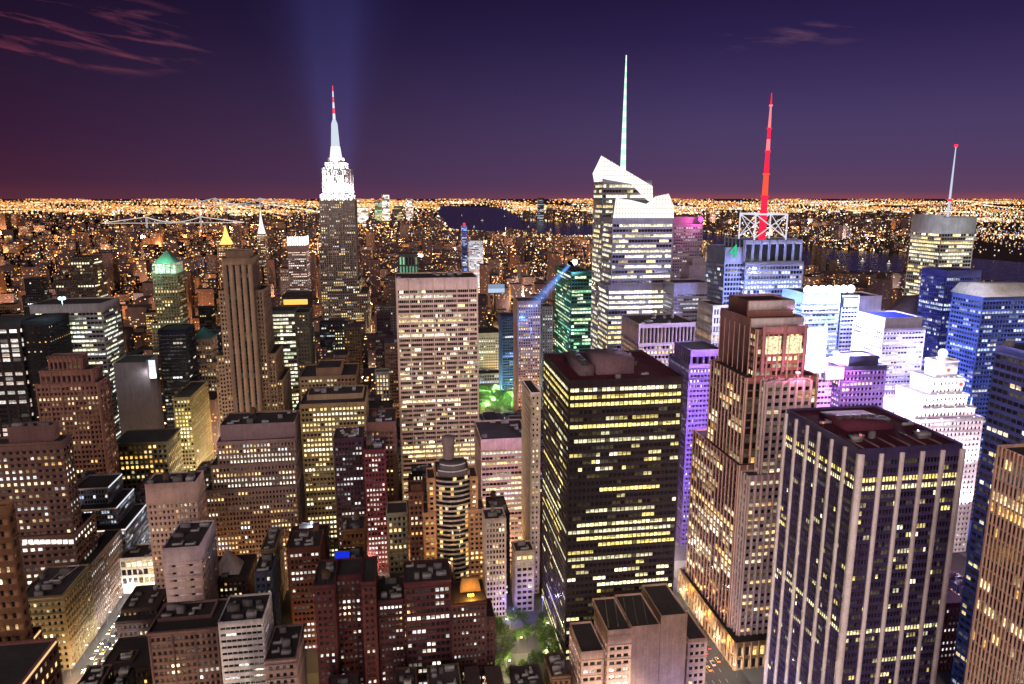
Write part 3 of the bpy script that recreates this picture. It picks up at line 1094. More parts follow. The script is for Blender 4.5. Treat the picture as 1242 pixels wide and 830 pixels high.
lq.add([[(e[0] + .6, e[2] + .6, e[5] + 12), (e[1] - .6, e[2] + .6, e[5] + 12), (e[1] - .6, e[3] - .6, e[5] + 12), (e[0] + .6, e[3] - .6, e[5] + 12)]])
for qd, lt, _ in lw:
    lq.add(qd, lt, 1)
lq.build('lantern_storey', [M_WALL, M_WIN], t.root, (.62, .62, .5))
q = Q(); cx, cy = (e[0] + e[1]) / 2, (e[2] + e[3]) / 2
q.frustum(e[0] + 2, e[1] - 2, e[2] + 2, e[3] - 2, e[5] + 12, cx - .5, cx + .5, cy - .5, cy + .5, e[5] + 26)
q.build('pyramid_roof', M_WALL, t.root, (0.20, 0.62, 0.42))
PYR = (cx, e[2], e[5])
H('office_tower', 'dark navy curtain walled block with one pale edge strip', 'office tower', (0.035, 0.045, 0.10),
  [(191, 225, 400, 750, 32, S(fh=3.9, bw=3, ww=.8, wh=.5, p=.04, rowp=.02, pal='white', top=4, rec=.3))], 'navy block', 478, 0)
t = H('stone_tower', 'small stone tower with a teal pyramid cap', 'tower', (0.44, 0.36, 0.32),
      [(232, 256, 411, 800, 26, S(fh=4, bw=3, ww=.5, wh=.6, p=.25, pal='warm', top=3, rec=.3)), (232, 262, 440, 795, 34, S(fh=4, bw=3, ww=.5, wh=.6, p=.35, pal='warm', top=3, rec=.3))], None, 480)
e = t.tiers[0]; cx, cy = (e[0] + e[1]) / 2, (e[2] + e[3]) / 2
q = Q(); q.frustum(e[0] + .5, e[1] - .5, e[2] + .5, e[3] - .5, e[5], cx - .5, cx + .5, cy - .5, cy + .5, e[5] + 11)
q.build('pyramid_roof', M_WALL, t.root, (0.05, 0.16, 0.16))
# tall stone tower with dark vertical strips
TS = S(fh=3.7, bw=5.4, ww=.30, wh=1.0, rec=.9, p=.0, rowp=0, top=6, mg=1.8)
t = H('stone_tower', 'tall tan stone tower with four black vertical window strips and shouldered sides', 'tower', (0.50, 0.36, 0.28),
      [(273, 301, 304, 664, 20, S(top=60)), (268.5, 305, 313, 655, 34, TS, 0),
       (264.5, 319, 352, 661, 38, S(fh=3.7, bw=2.5, ww=.5, wh=.55, rec=.4, p=.08, pal='warm', top=2), 0),
       (263, 334, 430, 664, 44, S(fh=3.7, bw=2.5, ww=.5, wh=.55, rec=.4, p=.12, pal='warm', top=2), 0),
       (262, 343, 462, 668, 48, S(fh=3.7, bw=2.5, ww=.5, wh=.55, rec=.4, p=.16, pal='warm', top=2), 0)], 'tan strip windowed tower', 505, 60)
H('glass_tower', 'yellow green glowing glass block with full lit floors', 'office tower', (0.20, 0.19, 0.15),
  [(322, 357.5, 377, 750, 34, S(fh=3.9, bw=3, ww=.92, wh=.6, p=.6, rowp=.7, pal='fluor', top=3, rec=.3, br=1.05)), (357.8, 374, 379, 752, 30, S(fh=4, bw=3, ww=.5, wh=.4, p=.08, top=2, rec=.3), 0)], 'glowing yellow block', 470, 0)
t = H('apartment_tower', 'pale banded slab with a glowing white crown', 'tower', (0.52, 0.40, 0.40),
      [(348, 371, 298, 1250, 40, S(fh=3.6, bw=3.2, ww=.7, wh=.4, p=.3, rowp=.3, pal='pink', top=10, rec=0)), (339, 350, 326, 1256, 34, S(fh=3.6, bw=3.2, ww=.4, wh=.4, p=.1, rec=0), 0)], 'white crowned slab', 356, 0, detail=1)
e = t.tiers[0]
q = Q(); q.box(e[0] + .6, e[1] - .6, e[2] + .6, e[3] - .6, e[5] + .01, e[5] + 13)
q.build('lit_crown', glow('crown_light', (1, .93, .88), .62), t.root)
n_ = 8
for k in range(n_):
    q = Q(); x = e[0] + (e[1] - e[0]) * (k + .5) / n_
    q.box(x - .9, x + .9, e[2] - .4, e[2] + .55, e[5] + .01, e[5] + 15)
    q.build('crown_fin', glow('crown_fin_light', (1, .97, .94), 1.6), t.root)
for k in range(5):
    q = Q(); y = e[2] + 4 + (e[3] - e[2] - 8) * k / 4
    q.box(e[1] - .55, e[1] + .4, y - .9, y + .9, e[5] + .01, e[5] + 15)
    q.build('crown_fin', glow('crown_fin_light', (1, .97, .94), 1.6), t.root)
t = H('office_building', 'squat dark building with a glowing orange loggia under its roof', 'building', (0.10, 0.075, 0.075),
      [(342, 374, 358, 1000, 40, S(fh=4, bw=3.4, ww=.6, wh=.5, p=.2, pal='warm', top=22, rec=0))], None, 378, 0, detail=1)
e = t.tiers[0]
q = Q(); q.box(e[0] + 1.5, e[1] - 1.5, e[2] - .5, e[2] - .06, e[5] - 13, e[5] - 6)
q.build('lit_loggia', [glow('loggia_light', (1, .48, .10), 1.3)], t.root)

# --- the middle foreground
W1 = S(fh=3.5, bw=2.3, ww=.5, wh=.55, p=.36, pal='mix', top=2, rec=.35, br=1.1)
H('stone_building', 'terraced pink brick block with four stepped tiers of small lit windows', 'building', (0.47, 0.33, 0.31),
  [(266, 357, 514, 500, 30, S(top=40)), (262, 358, 534, 495, 40, W1), (255, 359, 562, 492, 46, W1), (248, 360, 592, 488, 52, W1)], 'terraced pink brick block', 650, 90, clutter=5, tank=True)
H('office_building', 'golden lit stone block with bright upper floors and a tan penthouse', 'office building', (0.44, 0.33, 0.18),
  [(372, 440, 478, 515, 24, S(top=40)), (363, 443, 489, 502, 46, S(fh=3.7, bw=2.6, ww=.62, wh=.52, p=.46, rowp=.34, pal='office', top=2.5, rec=.4, br=1.1))], 'golden lit stone block', 640, 80, clutter=3)
H('office_building', 'blank tan stair block standing over lit floors', 'building', (0.44, 0.32, 0.22),
  [(383, 413, 446, 582, 30, S(top=24, fh=3.7, bw=2.6, p=.4, pal='office')), (363, 432, 456, 578, 44, S(fh=3.7, bw=2.8, ww=.6, wh=.5, p=.5, pal='office', top=2, rec=.4))], None, 480, 40)
H('stone_tower', 'little pale tower with arched lit windows and teal roof', 'tower', (0.52, 0.45, 0.38),
  [(455, 472, 451, 700, 14, S(fh=4, bw=3.2, ww=.55, wh=.7, p=.5, pal='warm', top=3, rec=.4, cornice=.5))], None, 486, 20, roof=(0.06, 0.14, 0.13))
H('brick_building', 'dark plum brick block with scattered cool lit windows', 'building', (0.13, 0.06, 0.09),
  [(404, 440, 531, 476, 22, S(fh=3.5, bw=2.2, ww=.6, wh=.5, p=.28, rowp=.06, pal='white', top=2.5, rec=.35))], 'dark plum brick block', 650, 70, clutter=4)
H('brick_building', 'crimson brick block with white lit windows beside the dark plum block', 'building', (0.26, 0.07, 0.10),
  [(440.6, 467, 545, 473, 26, S(fh=3.5, bw=2.2, ww=.55, wh=.5, p=.36, pal='pink', top=2.5, rec=.35, cornice=.4)), ], 'crimson brick block', 645, 60, clutter=3, tank=True)
H('brick_building', 'brown building whose front is framed by a broad stone border', 'building', (0.30, 0.17, 0.13),
  [(445, 480, 512, 506, 36, S(fh=3.5, bw=3.2, ww=.4, wh=.5, p=.12, pal='warm', top=7, rec=.4, mg=2.5))], None, 572, 40, clutter=2)
H('office_building', 'pink topped office block with rows of yellow lit windows under a blank band', 'office building', (0.50, 0.34, 0.30),
  [(583, 643, 532, 478, 44, S(fh=3.8, bw=2.6, ww=.86, wh=.5, p=.5, rowp=.2, pal='office', top=8.5, rec=.4, br=.9))], 'pink topped office block', 606, 70, clutter=4)
H('apartment_tower', 'thin pale slab seen end on against the dark bronze slab', 'tower', (0.60, 0.50, 0.42),
  [(643.5, 656, 476, 431, 34, S(fh=3.5, bw=2.2, ww=.4, wh=.45, p=.25, pal='warm', top=2, rec=.35))], 'thin pale slab', 735, 40)
H('stone_building', 'slim cream building with close vertical piers and arched crown beside the plaza', 'building', (0.54, 0.43, 0.38),
  [(588, 614, 629, 408, 16, S(fh=3.5, bw=1.9, ww=.55, wh=.6, p=.22, pal='warm', top=2.5, pil=2, pw=.5, pd=.35, rec=.35))], None, 745, 50, clutter=1)
H('stone_building', 'short tan building with wide windows standing at the back of the plaza', 'building', (0.50, 0.40, 0.30),
  [(625, 648, 668, 411, 14, S(fh=3.7, bw=3.3, ww=.7, wh=.55, p=.3, pal='warm', top=3, rec=.4))], None, 742, 40, clutter=2)

# --- rounded hotel with curved white balconies
hot = Bld('hotel_tower', 'round fronted hotel with curved white bands between orange lit stone piers', 'hotel', (0.62, 0.34, 0.20), mark='round fronted hotel', parts=60, low=695)  # orange light on the piers is put into the wall colour
hy = 426
hs = S(fh=3.3, bw=2.6, ww=.55, wh=.55, p=.35, pal='amber', top=2, rec=.35)
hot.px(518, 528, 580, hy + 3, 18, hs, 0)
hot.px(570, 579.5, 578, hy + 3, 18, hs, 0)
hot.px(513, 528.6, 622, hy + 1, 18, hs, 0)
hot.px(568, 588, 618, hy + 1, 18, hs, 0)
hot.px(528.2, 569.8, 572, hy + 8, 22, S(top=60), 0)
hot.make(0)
hx0, hx1 = hot.tiers[4][0], hot.tiers[4][1]
hc = (hx0 + hx1) / 2
hw = (hx1 - hx0) / 2


def arc(r, sag, y, n=12, x0=hc):
    return [(x0 - r + 2 * r * i / n, y - sag * (1 - (2 * i / n - 1) ** 2)) for i in range(n + 1)]


htop = hot.tiers[0][5]
q, wq = Q(), []
for k in range(int(htop / 3.3)):
    z = htop - 3.3 * (k + 1)
    if z < 3:
        break
    ring = arc(hw, 4.2, hy + 5.5)
    g0 = Q()
    for i in range(len(ring) - 1):
        p, r = ring[i], ring[i + 1]
        q.add([[(*p, z), (*r, z), (*r, z + 1.15), (*p, z + 1.15)], [(p[0], p[1] + .35, z + 1.15), (r[0], r[1] + .35, z + 1.15), (*r, z + 1.15), (*p, z + 1.15)],
               [(p[0], p[1] + .35, z), (r[0], r[1] + .35, z), (*r, z), (*p, z)]])
        lit = (0.0, 0.0, 0.0)
        u = rng.random()
        if i in (1, 10) and u < .7 or u < .06:
            lit = np.array(PAL['amber'][rng.integers(4)]) * rng.uniform(.5, 1.3)
        g0.add([[(p[0], p[1] + .3, z + 1.15), (r[0], r[1] + .3, z + 1.15), (r[0], r[1] + .3, z + 3.3), (p[0], p[1] + .3, z + 3.3)]], [lit])
    g0.build('window_band', [M_WIN], hot.root)
    bq = Q(); bq.v, bq.c, bq.m = q.v, q.c, q.m
    bq.build('balcony_band', M_WALL, hot.root, (0.78, 0.66, 0.70)); q = Q()
for k, (rr, zz) in enumerate(((.86, 0.3), (.74, 4.4))):
    q = Q()
    ring = arc(hw * rr, 4.0, hy + 7) + [(hc + hw * rr, hy + 16), (hc - hw * rr, hy + 16)]
    q.prism(ring, htop + zz - .3, htop + zz + 3.4)
    q.build('crown_tier', M_WALL, hot.root, (0.13, 0.11, 0.14))
    q = Q()
    for i in range(12):
        p, r = ring[i], ring[i + 1]
        q.add([[(p[0], p[1] - .12, htop + zz + 2.6), (r[0], r[1] - .12, htop + zz + 2.6), (r[0], r[1] - .12, htop + zz + 3.4), (p[0], p[1] - .12, htop + zz + 3.4)]])
    q.build('crown_band', M_WALL, hot.root, (0.55, 0.55, 0.62))
q = Q(); q.tube((hc - 2, hy + 16, htop + 4), (hc - 2, hy + 16, htop + 22), 3.6, 3.6, n=20)
q.tube((hc - 2, hy + 16, htop + 17), (hc - 2, hy + 16, htop + 22.3), 4.3, 4.3, n=20)
q.build('roof_drum', M_WALL, hot.root, (0.24, 0.18, 0.20))
RECTS.append((hx0 - 8, hx1 + 8, hy - 2, hy + 30))

# --- bottom row, left of the middle
H('brick_building', 'pinkish brick loft with gabled parapets and a set back black roof', 'building', (0.38, 0.24, 0.24),
  [(190, 256, 748, 340, 14, S(fh=3.6, bw=2.6, ww=.5, wh=.55, p=.08, pal='white', top=2, rec=.4)), (178, 265, 764, 330, 26, S(fh=3.6, bw=2.6, ww=.55, wh=.56, p=.10, pal='white', top=2.5, cornice=.5, rec=.4, pil=4, pw=.8, pd=.4))], 'gabled brick loft', 828, 70, clutter=2)
H('office_building', 'white building with long horizontal ribbon windows', 'office building', (0.56, 0.52, 0.60),
  [(264, 319, 753, 326, 24, S(fh=3.3, bw=2.2, ww=.92, wh=.42, p=.07, rowp=.03, pal='white', top=2, rec=.4, band=True))], 'ribbon windowed white building', 828, 26, clutter=4)
H('brick_building', 'low pale brick building with square windows and a dark tar roof', 'building', (0.44, 0.32, 0.34),
  [(321, 359, 799, 318, 28, S(fh=3.8, bw=2.9, ww=.5, wh=.55, p=.05, pal='white', top=3, rec=.4, cornice=.4))], None, 828, 20, clutter=3)
H('office_building', 'windowless lilac concrete block gridded with panels and six small openings', 'building', (0.46, 0.37, 0.43),
  [(196, 242, 664, 396, 34, S(fh=4.4, bw=9.5, ww=.22, wh=.32, p=.25, rowp=0, pal='yellow', top=9, rec=.5))], 'lilac concrete block', 745, 10, clutter=3)
H('stone_building', 'square pink stone block with sunken black roof and three slots near its top', 'building', (0.46, 0.31, 0.28),
  [(175, 237, 586, 440, 19, S(fh=3.7, bw=2.6, ww=.45, wh=.55, p=.30, pal='warm', top=13, rec=.4))], 'square pink stone block', 660, 50, clutter=4)
H('brick_building', 'rust brick building with rows of white lit windows over an orange lit doorway', 'building', (0.24, 0.10, 0.085),
  [(349, 388, 664, 391, 22, S(fh=3.5, bw=2.3, ww=.66, wh=.5, p=.2, rowp=.12, pal='white', top=3, rec=.4))], 'rust brick building', 765, 70, clutter=2)
H('brick_building', 'dark brick building carrying a small white painted stair house on its roof', 'building', (0.16, 0.08, 0.08),
  [(362, 384, 641, 428, 9, S(fh=4.5, bw=3, ww=.6, wh=.5, p=.0, top=3, rec=.4)), (347, 394, 660, 424, 26, S(fh=3.5, bw=2.4, ww=.5, wh=.5, p=.12, pal='warm', top=2, rec=.35))], None, 668, 20)
H('brick_building', 'small orange lit building with arched upper windows', 'building', (0.42, 0.22, 0.12),
  [(413, 442, 642, 432, 20, S(fh=4.0, bw=2.8, ww=.55, wh=.62, p=.15, pal='amber', top=2.6, rec=.5, cornice=.5))], None, 670, 20, clutter=2)
H('mansard_building', 'narrow cream building with green mansard roof and a round arch', 'building', (0.50, 0.46, 0.36),
  [(469, 494, 622, 438, 18, S(fh=3.8, bw=3, ww=.5, wh=.6, p=.15, pal='warm', top=2.4, rec=.4, cornice=.5))], 'green mansard building', 650, 20)
H('brick_building', 'tall narrow brown building topped by an arched gable', 'building', (0.36, 0.18, 0.14),
  [(498, 512, 588, 437, 8, S(top=40)), (495, 513.5, 597, 434, 20, S(fh=3.5, bw=2.2, ww=.5, wh=.55, p=.18, pal='warm', top=2, rec=.35))], None, 690, 40)
# twin winged brick building with a dark light court
tw = Bld('brick_building', 'dark red twin winged brick building around a deep black light court', 'building', (0.19, 0.07, 0.085), mark='twin winged brick building', parts=90, low=828)
ws_ = S(fh=3.4, bw=2.4, ww=.45, wh=.52, p=.10, pal='mix', top=3, rec=.4, cornice=.3)
tw.px(380, 405, 709, 340, 26, ws_, 0)
tw.px(438, 455, 705, 340, 26, ws_, 0)
tw.px(405.3, 437.7, 697, 352, 18, S(fh=3.4, bw=2.2, ww=.55, wh=.52, p=.07, pal='white', top=3, rec=.4), 0)
tw.make(3, True)
H('brick_building', 'dim crimson brick loft with short rows of white lit windows', 'building', DRED,
  [(458, 489.5, 727, 346, 22, S(fh=3.4, bw=1.9, ww=.6, wh=.48, p=.14, rowp=.05, pal='white', top=3, rec=.4, cornice=.3))], None, 828, 60, clutter=3)
H('brick_building', 'wide red banded loft with big cool white lit windows', 'building', (0.16, 0.06, 0.085),
  [(490, 546.5, 704, 348, 22, S(fh=3.7, bw=2.6, ww=.72, wh=.58, p=.16, rowp=.10, pal='white', top=4, rec=.4, cornice=.3, br=.8))], 'red banded loft', 828, 80, clutter=4, tank=True)
H('brick_building', 'plum brick loft below a rooftop terrace glowing orange', 'building', (0.17, 0.08, 0.09),
  [(547, 590, 730, 344, 22, S(fh=3.4, bw=2.1, ww=.5, wh=.5, p=.06, rowp=.02, pal='white', top=2.5, rec=.4, cornice=.3)), (588, 600, 748, 346, 18, S(fh=3.4, bw=2.2, p=.05, top=2), 0)], 'plum brick loft', 828, 50)
# warm edge of a stone tower at the frame's left side and its stepped roofs
H('stone_tower', 'orange lit stone tower edge with narrow windows cut by the picture\'s side', 'tower', (0.46, 0.26, 0.16),
  [(-140, 8, 618, 206, 4, S(fh=3.6, bw=2.4, ww=.4, wh=.5, p=.10, pal='warm', top=3, rec=.4))], None, 770, 20)
mr_ = Bld('stone_building', 'stepped maroon roof terraces with lit parapets at the bottom corner', 'building', (0.30, 0.14, 0.13), mark='maroon roof terraces', parts=60, low=828)
ms_ = S(fh=3.6, bw=2.6, ww=.6, wh=.45, p=.6, rowp=.45, pal='warm', top=1.6, rec=.3, br=1.2)
for (px_, py_, X_, dy_) in ((28, 727, -122, 26), (50, 760, -112, 32), (69, 773, -100, 40)):
    c = atX(px_, py_, X_)
    mr_.w(-128 if X_ > -120 else -140, X_, c[1] - dy_ - (0 if X_ > -120 else 4), c[1], 0, c[2], ms_)
mr_.make(5)
for tt in mr_.tiers:
    q = Q(); q.box(tt[1] + .01, tt[1] + .3, tt[2] + 2, tt[3] - 1, tt[5] - 1.0, tt[5] - .5, bottom=True)
    q.build('parapet_light', glow('parapet_light', (1, .62, .3), .9), mr_.root)

H('shop_building', 'white lit storefront building under a jutting black roof beside the avenue', 'shop', (0.62, 0.56, 0.50),
  [(143, 193, 676, 472, 20, S(fh=5, bw=3.2, ww=.8, wh=.7, p=.5, rowp=.5, pal='mix', top=1.5, rec=.5, br=1.1))], None, 735, 20, clutter=2)
sh_ = COL.objects[-1]
H('brick_building', 'low black roofed building along the avenue kerb before the lilac concrete block', 'building', (0.12, 0.09, 0.10),
  [(146, 190, 737, 418, 26, S(fh=3.6, bw=2.6, ww=.5, wh=.5, p=.12, pal='warm', top=2, rec=.4)), (140, 192, 752, 412, 36, S(fh=3.6, bw=2.6, ww=.5, wh=.5, p=.12, pal='warm', top=2, rec=.4))], None, 790, 12, clutter=3)
H('brick_building', 'low dark building with tan stair house at the avenue corner', 'building', (0.14, 0.10, 0.10),
  [(138, 160, 802, 372, 10, S(top=40)), (118, 180, 812, 366, 30, S(fh=3.6, bw=2.6, ww=.5, wh=.5, p=.1, pal='warm', top=2, rec=.4))], None, 828, 10, clutter=3)
H('brick_building', 'low dark warehouse with flat black roof between the lilac block and the gabled loft', 'building', (0.13, 0.10, 0.12),
  [(182, 240, 772, 385, 9, S(fh=3.6, bw=2.6, ww=.5, wh=.5, p=.1, top=2, rec=.4))], None, 780, 0, clutter=2)
tp_ = H('brick_building', 'dark roofed building carrying a white pyramid tent skylight', 'building', (0.16, 0.10, 0.11),
  [(246, 300, 702, 424, 30, S(fh=3.6, bw=2.6, ww=.5, wh=.5, p=.1, pal='warm', top=2, rec=.4))], None, 735, 10, clutter=1)
a, c = at(257, 699, 430), at(290, 699, 430)
q = Q(); zt_ = at(272, 668, 436)[2]
q.frustum(a[0], c[0], 430, 430 + c[0] - a[0], tp_.ext[4] - 1, (a[0] + c[0]) / 2 - .3, (a[0] + c[0]) / 2 + .3, 437, 438, zt_)
q.build('pyramid_skylight', M_WALL, tp_.root, (0.72, 0.62, 0.66))
# white rails of the store's roof terrace, the arcade's row of lamps
for bl_ in [o for o in COL.objects if o.get('category') == 'department store']:
    off = bl_.location
    p0, p1, p2, p3 = at(60, 704, 408), at(72, 704, 408), at(83, 690, 424), at(97, 690, 424)
    zt_ = at(48, 724, 393)[2]
    for (aa, bb_) in ((p0, p1), (p1, p3), (p2, p3), (p0, p2)):
        q = Q(); q.tube((aa[0], aa[1], zt_ + 1.2), (bb_[0], bb_[1], zt_ + 1.2), .35, n=4)
        q.build('terrace_rail', M_METAL, bl_, (.8, .8, .86))
for bl_ in [o for o in COL.objects if o.get('label', '').startswith('broad brown brick')]:
    for k in range(9):
        xa, xb = 28 + k * 7.0, 28 + k * 7.0 + 5.4
        aa, bb_ = at(xa, 660, 428.6), at(xb, 660, 428.6)
        q = Q(); q.box(aa[0], bb_[0], 428.3, 428.7, aa[2], aa[2] + 2.6, bottom=True)
        q.build('arcade_lamp', glow('arcade_light', (1, .90, .84), 1.2), bl_)

for bl_ in [o for o in COL.objects if o.name.startswith('ziggurat_building')]:
    for (xl_, xr_, yt_, Y_, dep_) in ((104, 152, 643, 484, 42), (92, 141, 617, 494, 34), (88, 131, 592, 504, 26)):
        aa, bb_ = at(xl_, yt_, Y_), at(xr_, yt_, Y_)
        zz = (aa[2] + bb_[2]) / 2
        q = Q(); q.box(aa[0], bb_[0] + .3, Y_ - .35, Y_ - .05, zz - .9, zz - .1, bottom=True)
        if Y_ == 484:
            q.build('edge_light', glow('edge_light_warm', (1, .80, .62), 1.1), bl_)
        else:
            q.build('edge_rail', M_METAL, bl_, (.7, .7, .8))
        q = Q(); q.box(bb_[0] + .05, bb_[0] + .35, Y_, Y_ + dep_ - 1, zz - .9, zz - .1, bottom=True)
        q.build('edge_light', glow('edge_light_white', (.95, .93, 1), .9), bl_)
# ------------------------------------------------------------------ right of the middle and the skyline
def poly_slab(pts, y0, y1):
    """a traced outline given as (x, z) at its own distance and with real depth"""
    q = Q()
    n = len(pts)
    cx, cz = np.mean(pts, 0)
    for y in (y0, y1):
        for i in range(n):
            (xa, za), (xb, zb) = pts[i], pts[(i + 1) % n]
            q.add([[(xa, y, za), (xb, y, zb), (cx, y, cz), (cx, y, cz)]])
    for i in range(n):
        (xa, za), (xb, zb) = pts[i], pts[(i + 1) % n]
        q.add([[(xa, y0, za), (xb, y0, zb), (xb, y1, zb), (xa, y1, za)]])
    return q


def xz(px, py, Y):
    p = at(px, py, Y)
    return (p[0], p[2])


# glass crystal tower with the tall lit spire
GB = S(fh=4.9, bw=3.0, ww=.93, wh=.52, rec=.3, p=.34, rowp=.46, pal='office', top=5, br=1.25)
t = Bld('glass_tower', 'faceted crystal glass tower with glowing slanted glass screens and a tall pale green spire', 'skyscraper', (0.22, 0.21, 0.27), (0.2, 0.2, 0.22), 'crystal spire tower', None, 60, 425, 2)
t.px(731, 791, 219, 705, 34, S(fh=4.9, bw=3.0, ww=.93, wh=.55, rec=.3, p=.5, rowp=.6, pal='office', top=3, br=1.2), 0)
t.px(743, 817, 264, 670, 34, GB, 0)
t.px(738, 817.5, 345, 668.5, 35, S(fh=4.9, bw=3.0, ww=.93, wh=.55, rec=.3, p=.6, rowp=.75, pal='office', top=5, br=1.3), 0)
t.make(0)
GL = glow('glass_screen_light', (1.0, .96, .88), 1.15)


def mullions(pts, y, root, dx=3.0, dz=4.4, w=.16):
    """the frame of a glass screen: bars clipped to its outline"""
    q = Q()
    P = list(zip(pts, pts[1:] + pts[:1]))
    xs = [p[0] for p in pts]; zs = [p[1] for p in pts]
    x = min(xs) + dx
    while x < max(xs) - .5:
        h = sorted(a[1] + (c[1] - a[1]) * (x - a[0]) / (c[0] - a[0]) for a, c in P if (a[0] > x) != (c[0] > x))
        for z0, z1 in zip(h[::2], h[1::2]):
            q.box(x - w, x + w, y - .3, y - .02, z0, z1)
        x += dx
    z = min(zs) + dz
    while z < max(zs) - .5:
        h = sorted(a[0] + (c[0] - a[0]) * (z - a[1]) / (c[1] - a[1]) for a, c in P if (a[1] > z) != (c[1] > z))
        for x0, x1 in zip(h[::2], h[1::2]):
            q.box(x0, x1, y - .28, y - .03, z - w, z + w)
        z += dz
    q.build('screen_frame', M_METAL, root, (.5, .47, .44))


up = [xz(*p, 704) for p in ((729.5, 189), (791.5, 226), (792, 246), (785, 243), (763, 217), (731, 217))]
poly_slab(up, 704, 704.6).build('glass_screen', GL, t.root); mullions(up, 704, t.root)
zb = t.tiers[0][5]
q = Q(); a, b = xz(729.5, 189, 704), xz(731, 217, 704)
q.add([[(a[0], 704.7, a[1]), (a[0], 736, a[1] - 16), (b[0], 736, zb - 1), (b[0], 704.7, zb - 1)]])
q.build('glass_screen', GL, t.root)
lo_ = [xz(*p, 669.6) for p in ((743.5, 264.5), (817, 264.5), (815.5, 247), (811, 235), (795, 238.5), (791, 248), (769, 249), (766, 243), (747, 240))]
poly_slab(lo_, 669, 669.6).build('glass_screen', GL, t.root); mullions(lo_, 669, t.root)
q = Q(); x = xz(817, 264, 670)[0]; zt0, zt1 = xz(811, 235, 670)[1], xz(817, 264, 670)[1]
q.box(x - .6, x, 670, 703, zt1 - 1, zt1 + 12); q.build('glass_screen', GL, t.root)
q = Q(); xa, xb = xz(750, 255, 680)[0], xz(790, 255, 680)[0]
q.box(xa, xb, 684, 700, zt1 - 1, zt1 + 13); q.build('machine_room', M_WALL, t.root, (0.35, 0.33, 0.36))
sp0, sp1 = at(755.3, 214, 712), at(757, 67, 712)
for k in range(22):
    f0, f1 = k / 22, (k + 1) / 22
    q = Q(); a, b = sp0 + (sp1 - sp0) * f0, sp0 + (sp1 - sp0) * f1
    a[:2] = sp0[:2]; b[:2] = sp0[:2]
    q.tube(a, b, 2.5 * (1 - f0) + .5, 2.5 * (1 - f1) + .5, n=6)
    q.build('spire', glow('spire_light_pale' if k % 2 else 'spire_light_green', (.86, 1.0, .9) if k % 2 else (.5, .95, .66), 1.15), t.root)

# tower with the boxed white lattice and red mast
t = Bld('glass_tower', 'blue glass tower carrying a white lattice cube with a tall red lit mast', 'skyscraper', (0.22, 0.24, 0.40), (.1, .1, .12), 'red mast tower', None, 60, 400, 2)
CB = S(fh=4.2, bw=2.8, ww=.85, wh=.6, rec=.3, p=.20, rowp=.12, pal='cool', top=3, br=1.0, full=(3, 4))
t.px(903, 974, 291, 604, 40, S(fh=14, bw=8, ww=.7, wh=.8, rec=.5, p=.12, pal='blue', top=2, br=.4, pil=1, pw=.8, pd=.5))
t.px(904, 975, 318, 600, 46, CB, 0)
t.px(880, 903.5, 300, 606, 40, S(fh=4.2, bw=2.8, ww=.8, wh=.6, rec=.3, p=.15, pal='cool', top=14), 0)
t.make(0)
zc = t.tiers[0][5]
xa, xb = xz(913, 289, 615)[0], xz(951, 289, 615)[0]
zt = xz(930, 260, 615)[1]
cube_pts = [(xa, 612), (xb, 612), (xb, 612 + xb - xa), (xa, 612 + xb - xa)]
for i in range(4):
    (ax, ay), (bx, by) = cube_pts[i], cube_pts[(i + 1) % 4]
    q = Q()
    q.tube((ax, ay, zc - 1), (ax, ay, zt), .75, n=4)
    q.tube((ax, ay, zt), (bx, by, zt), .75, n=4)
    q.tube((ax, ay, zc + 1), (bx, by, zt), .45, n=4)
    q.tube((bx, by, zc + 1), (ax, ay, zt), .45, n=4)
    q.build('lattice_frame', glow('lattice_light', (.9, .88, 1.0), .8), t.root)
cx, cy = (xa + xb) / 2, 612 + (xb - xa) / 2
zm = xz(944, 113, cy)[1]
NS = 13
for k in range(NS):
    f0, f1 = k / NS, (k + 1) / NS
    z0, z1 = zc - 1 + (zm - zc + 1) * f0, zc - 1 + (zm - zc + 1) * f1
    r0, r1 = 3.1 * (1 - f0) ** .8 + .35, 3.1 * (1 - f1) ** .8 + .35
    q = Q()
    q.tube((cx, cy, z0), (cx, cy, z1), r0, r1, n=6)
    if k % 2:
        q.tube((cx, cy, z1 - 1.6), (cx, cy, z1), r1 + .8, r1 + .8, n=6)
    nm_, c_ = [('red', (1, .02, .07)), ('red', (1, .02, .07)), ('orange', (1, .09, .05)), ('red', (1, .02, .07)), ('rose', (1, .22, .26))][(0, 1, 0, 1, 2, 2, 0, 1, 4, 0, 4, 4, 3)[k]]
    q.build('mast_section', glow('mast_light_' + nm_, c_, 1.05), t.root)  # sections glow by themselves in place of floodlights on the mast
tx = bpy.data.curves.new('sign_numeral', 'FONT')
tx.body = '4'
tx.size = 17
tx.extrude = .3
tx.align_x = 'CENTER'
tx.materials.append(glow('numeral_light', (.04, .62, .28), .9))
sg0 = link('sign_numeral', tx)
dgm = bpy.context.evaluated_depsgraph_get()
sg = link('sign_numeral', bpy.data.meshes.new_from_object(sg0.evaluated_get(dgm)))
bpy.data.objects.remove(sg0)
sg.name = 'sign_numeral'
p = at(889.5, 313, 605.4)
sg.parent = t.root
sg.rotation_euler = (math.pi / 2, 0, 0)
sg.location = Vector((p[0], 605.4, p[2])) - Vector(t.root.location)

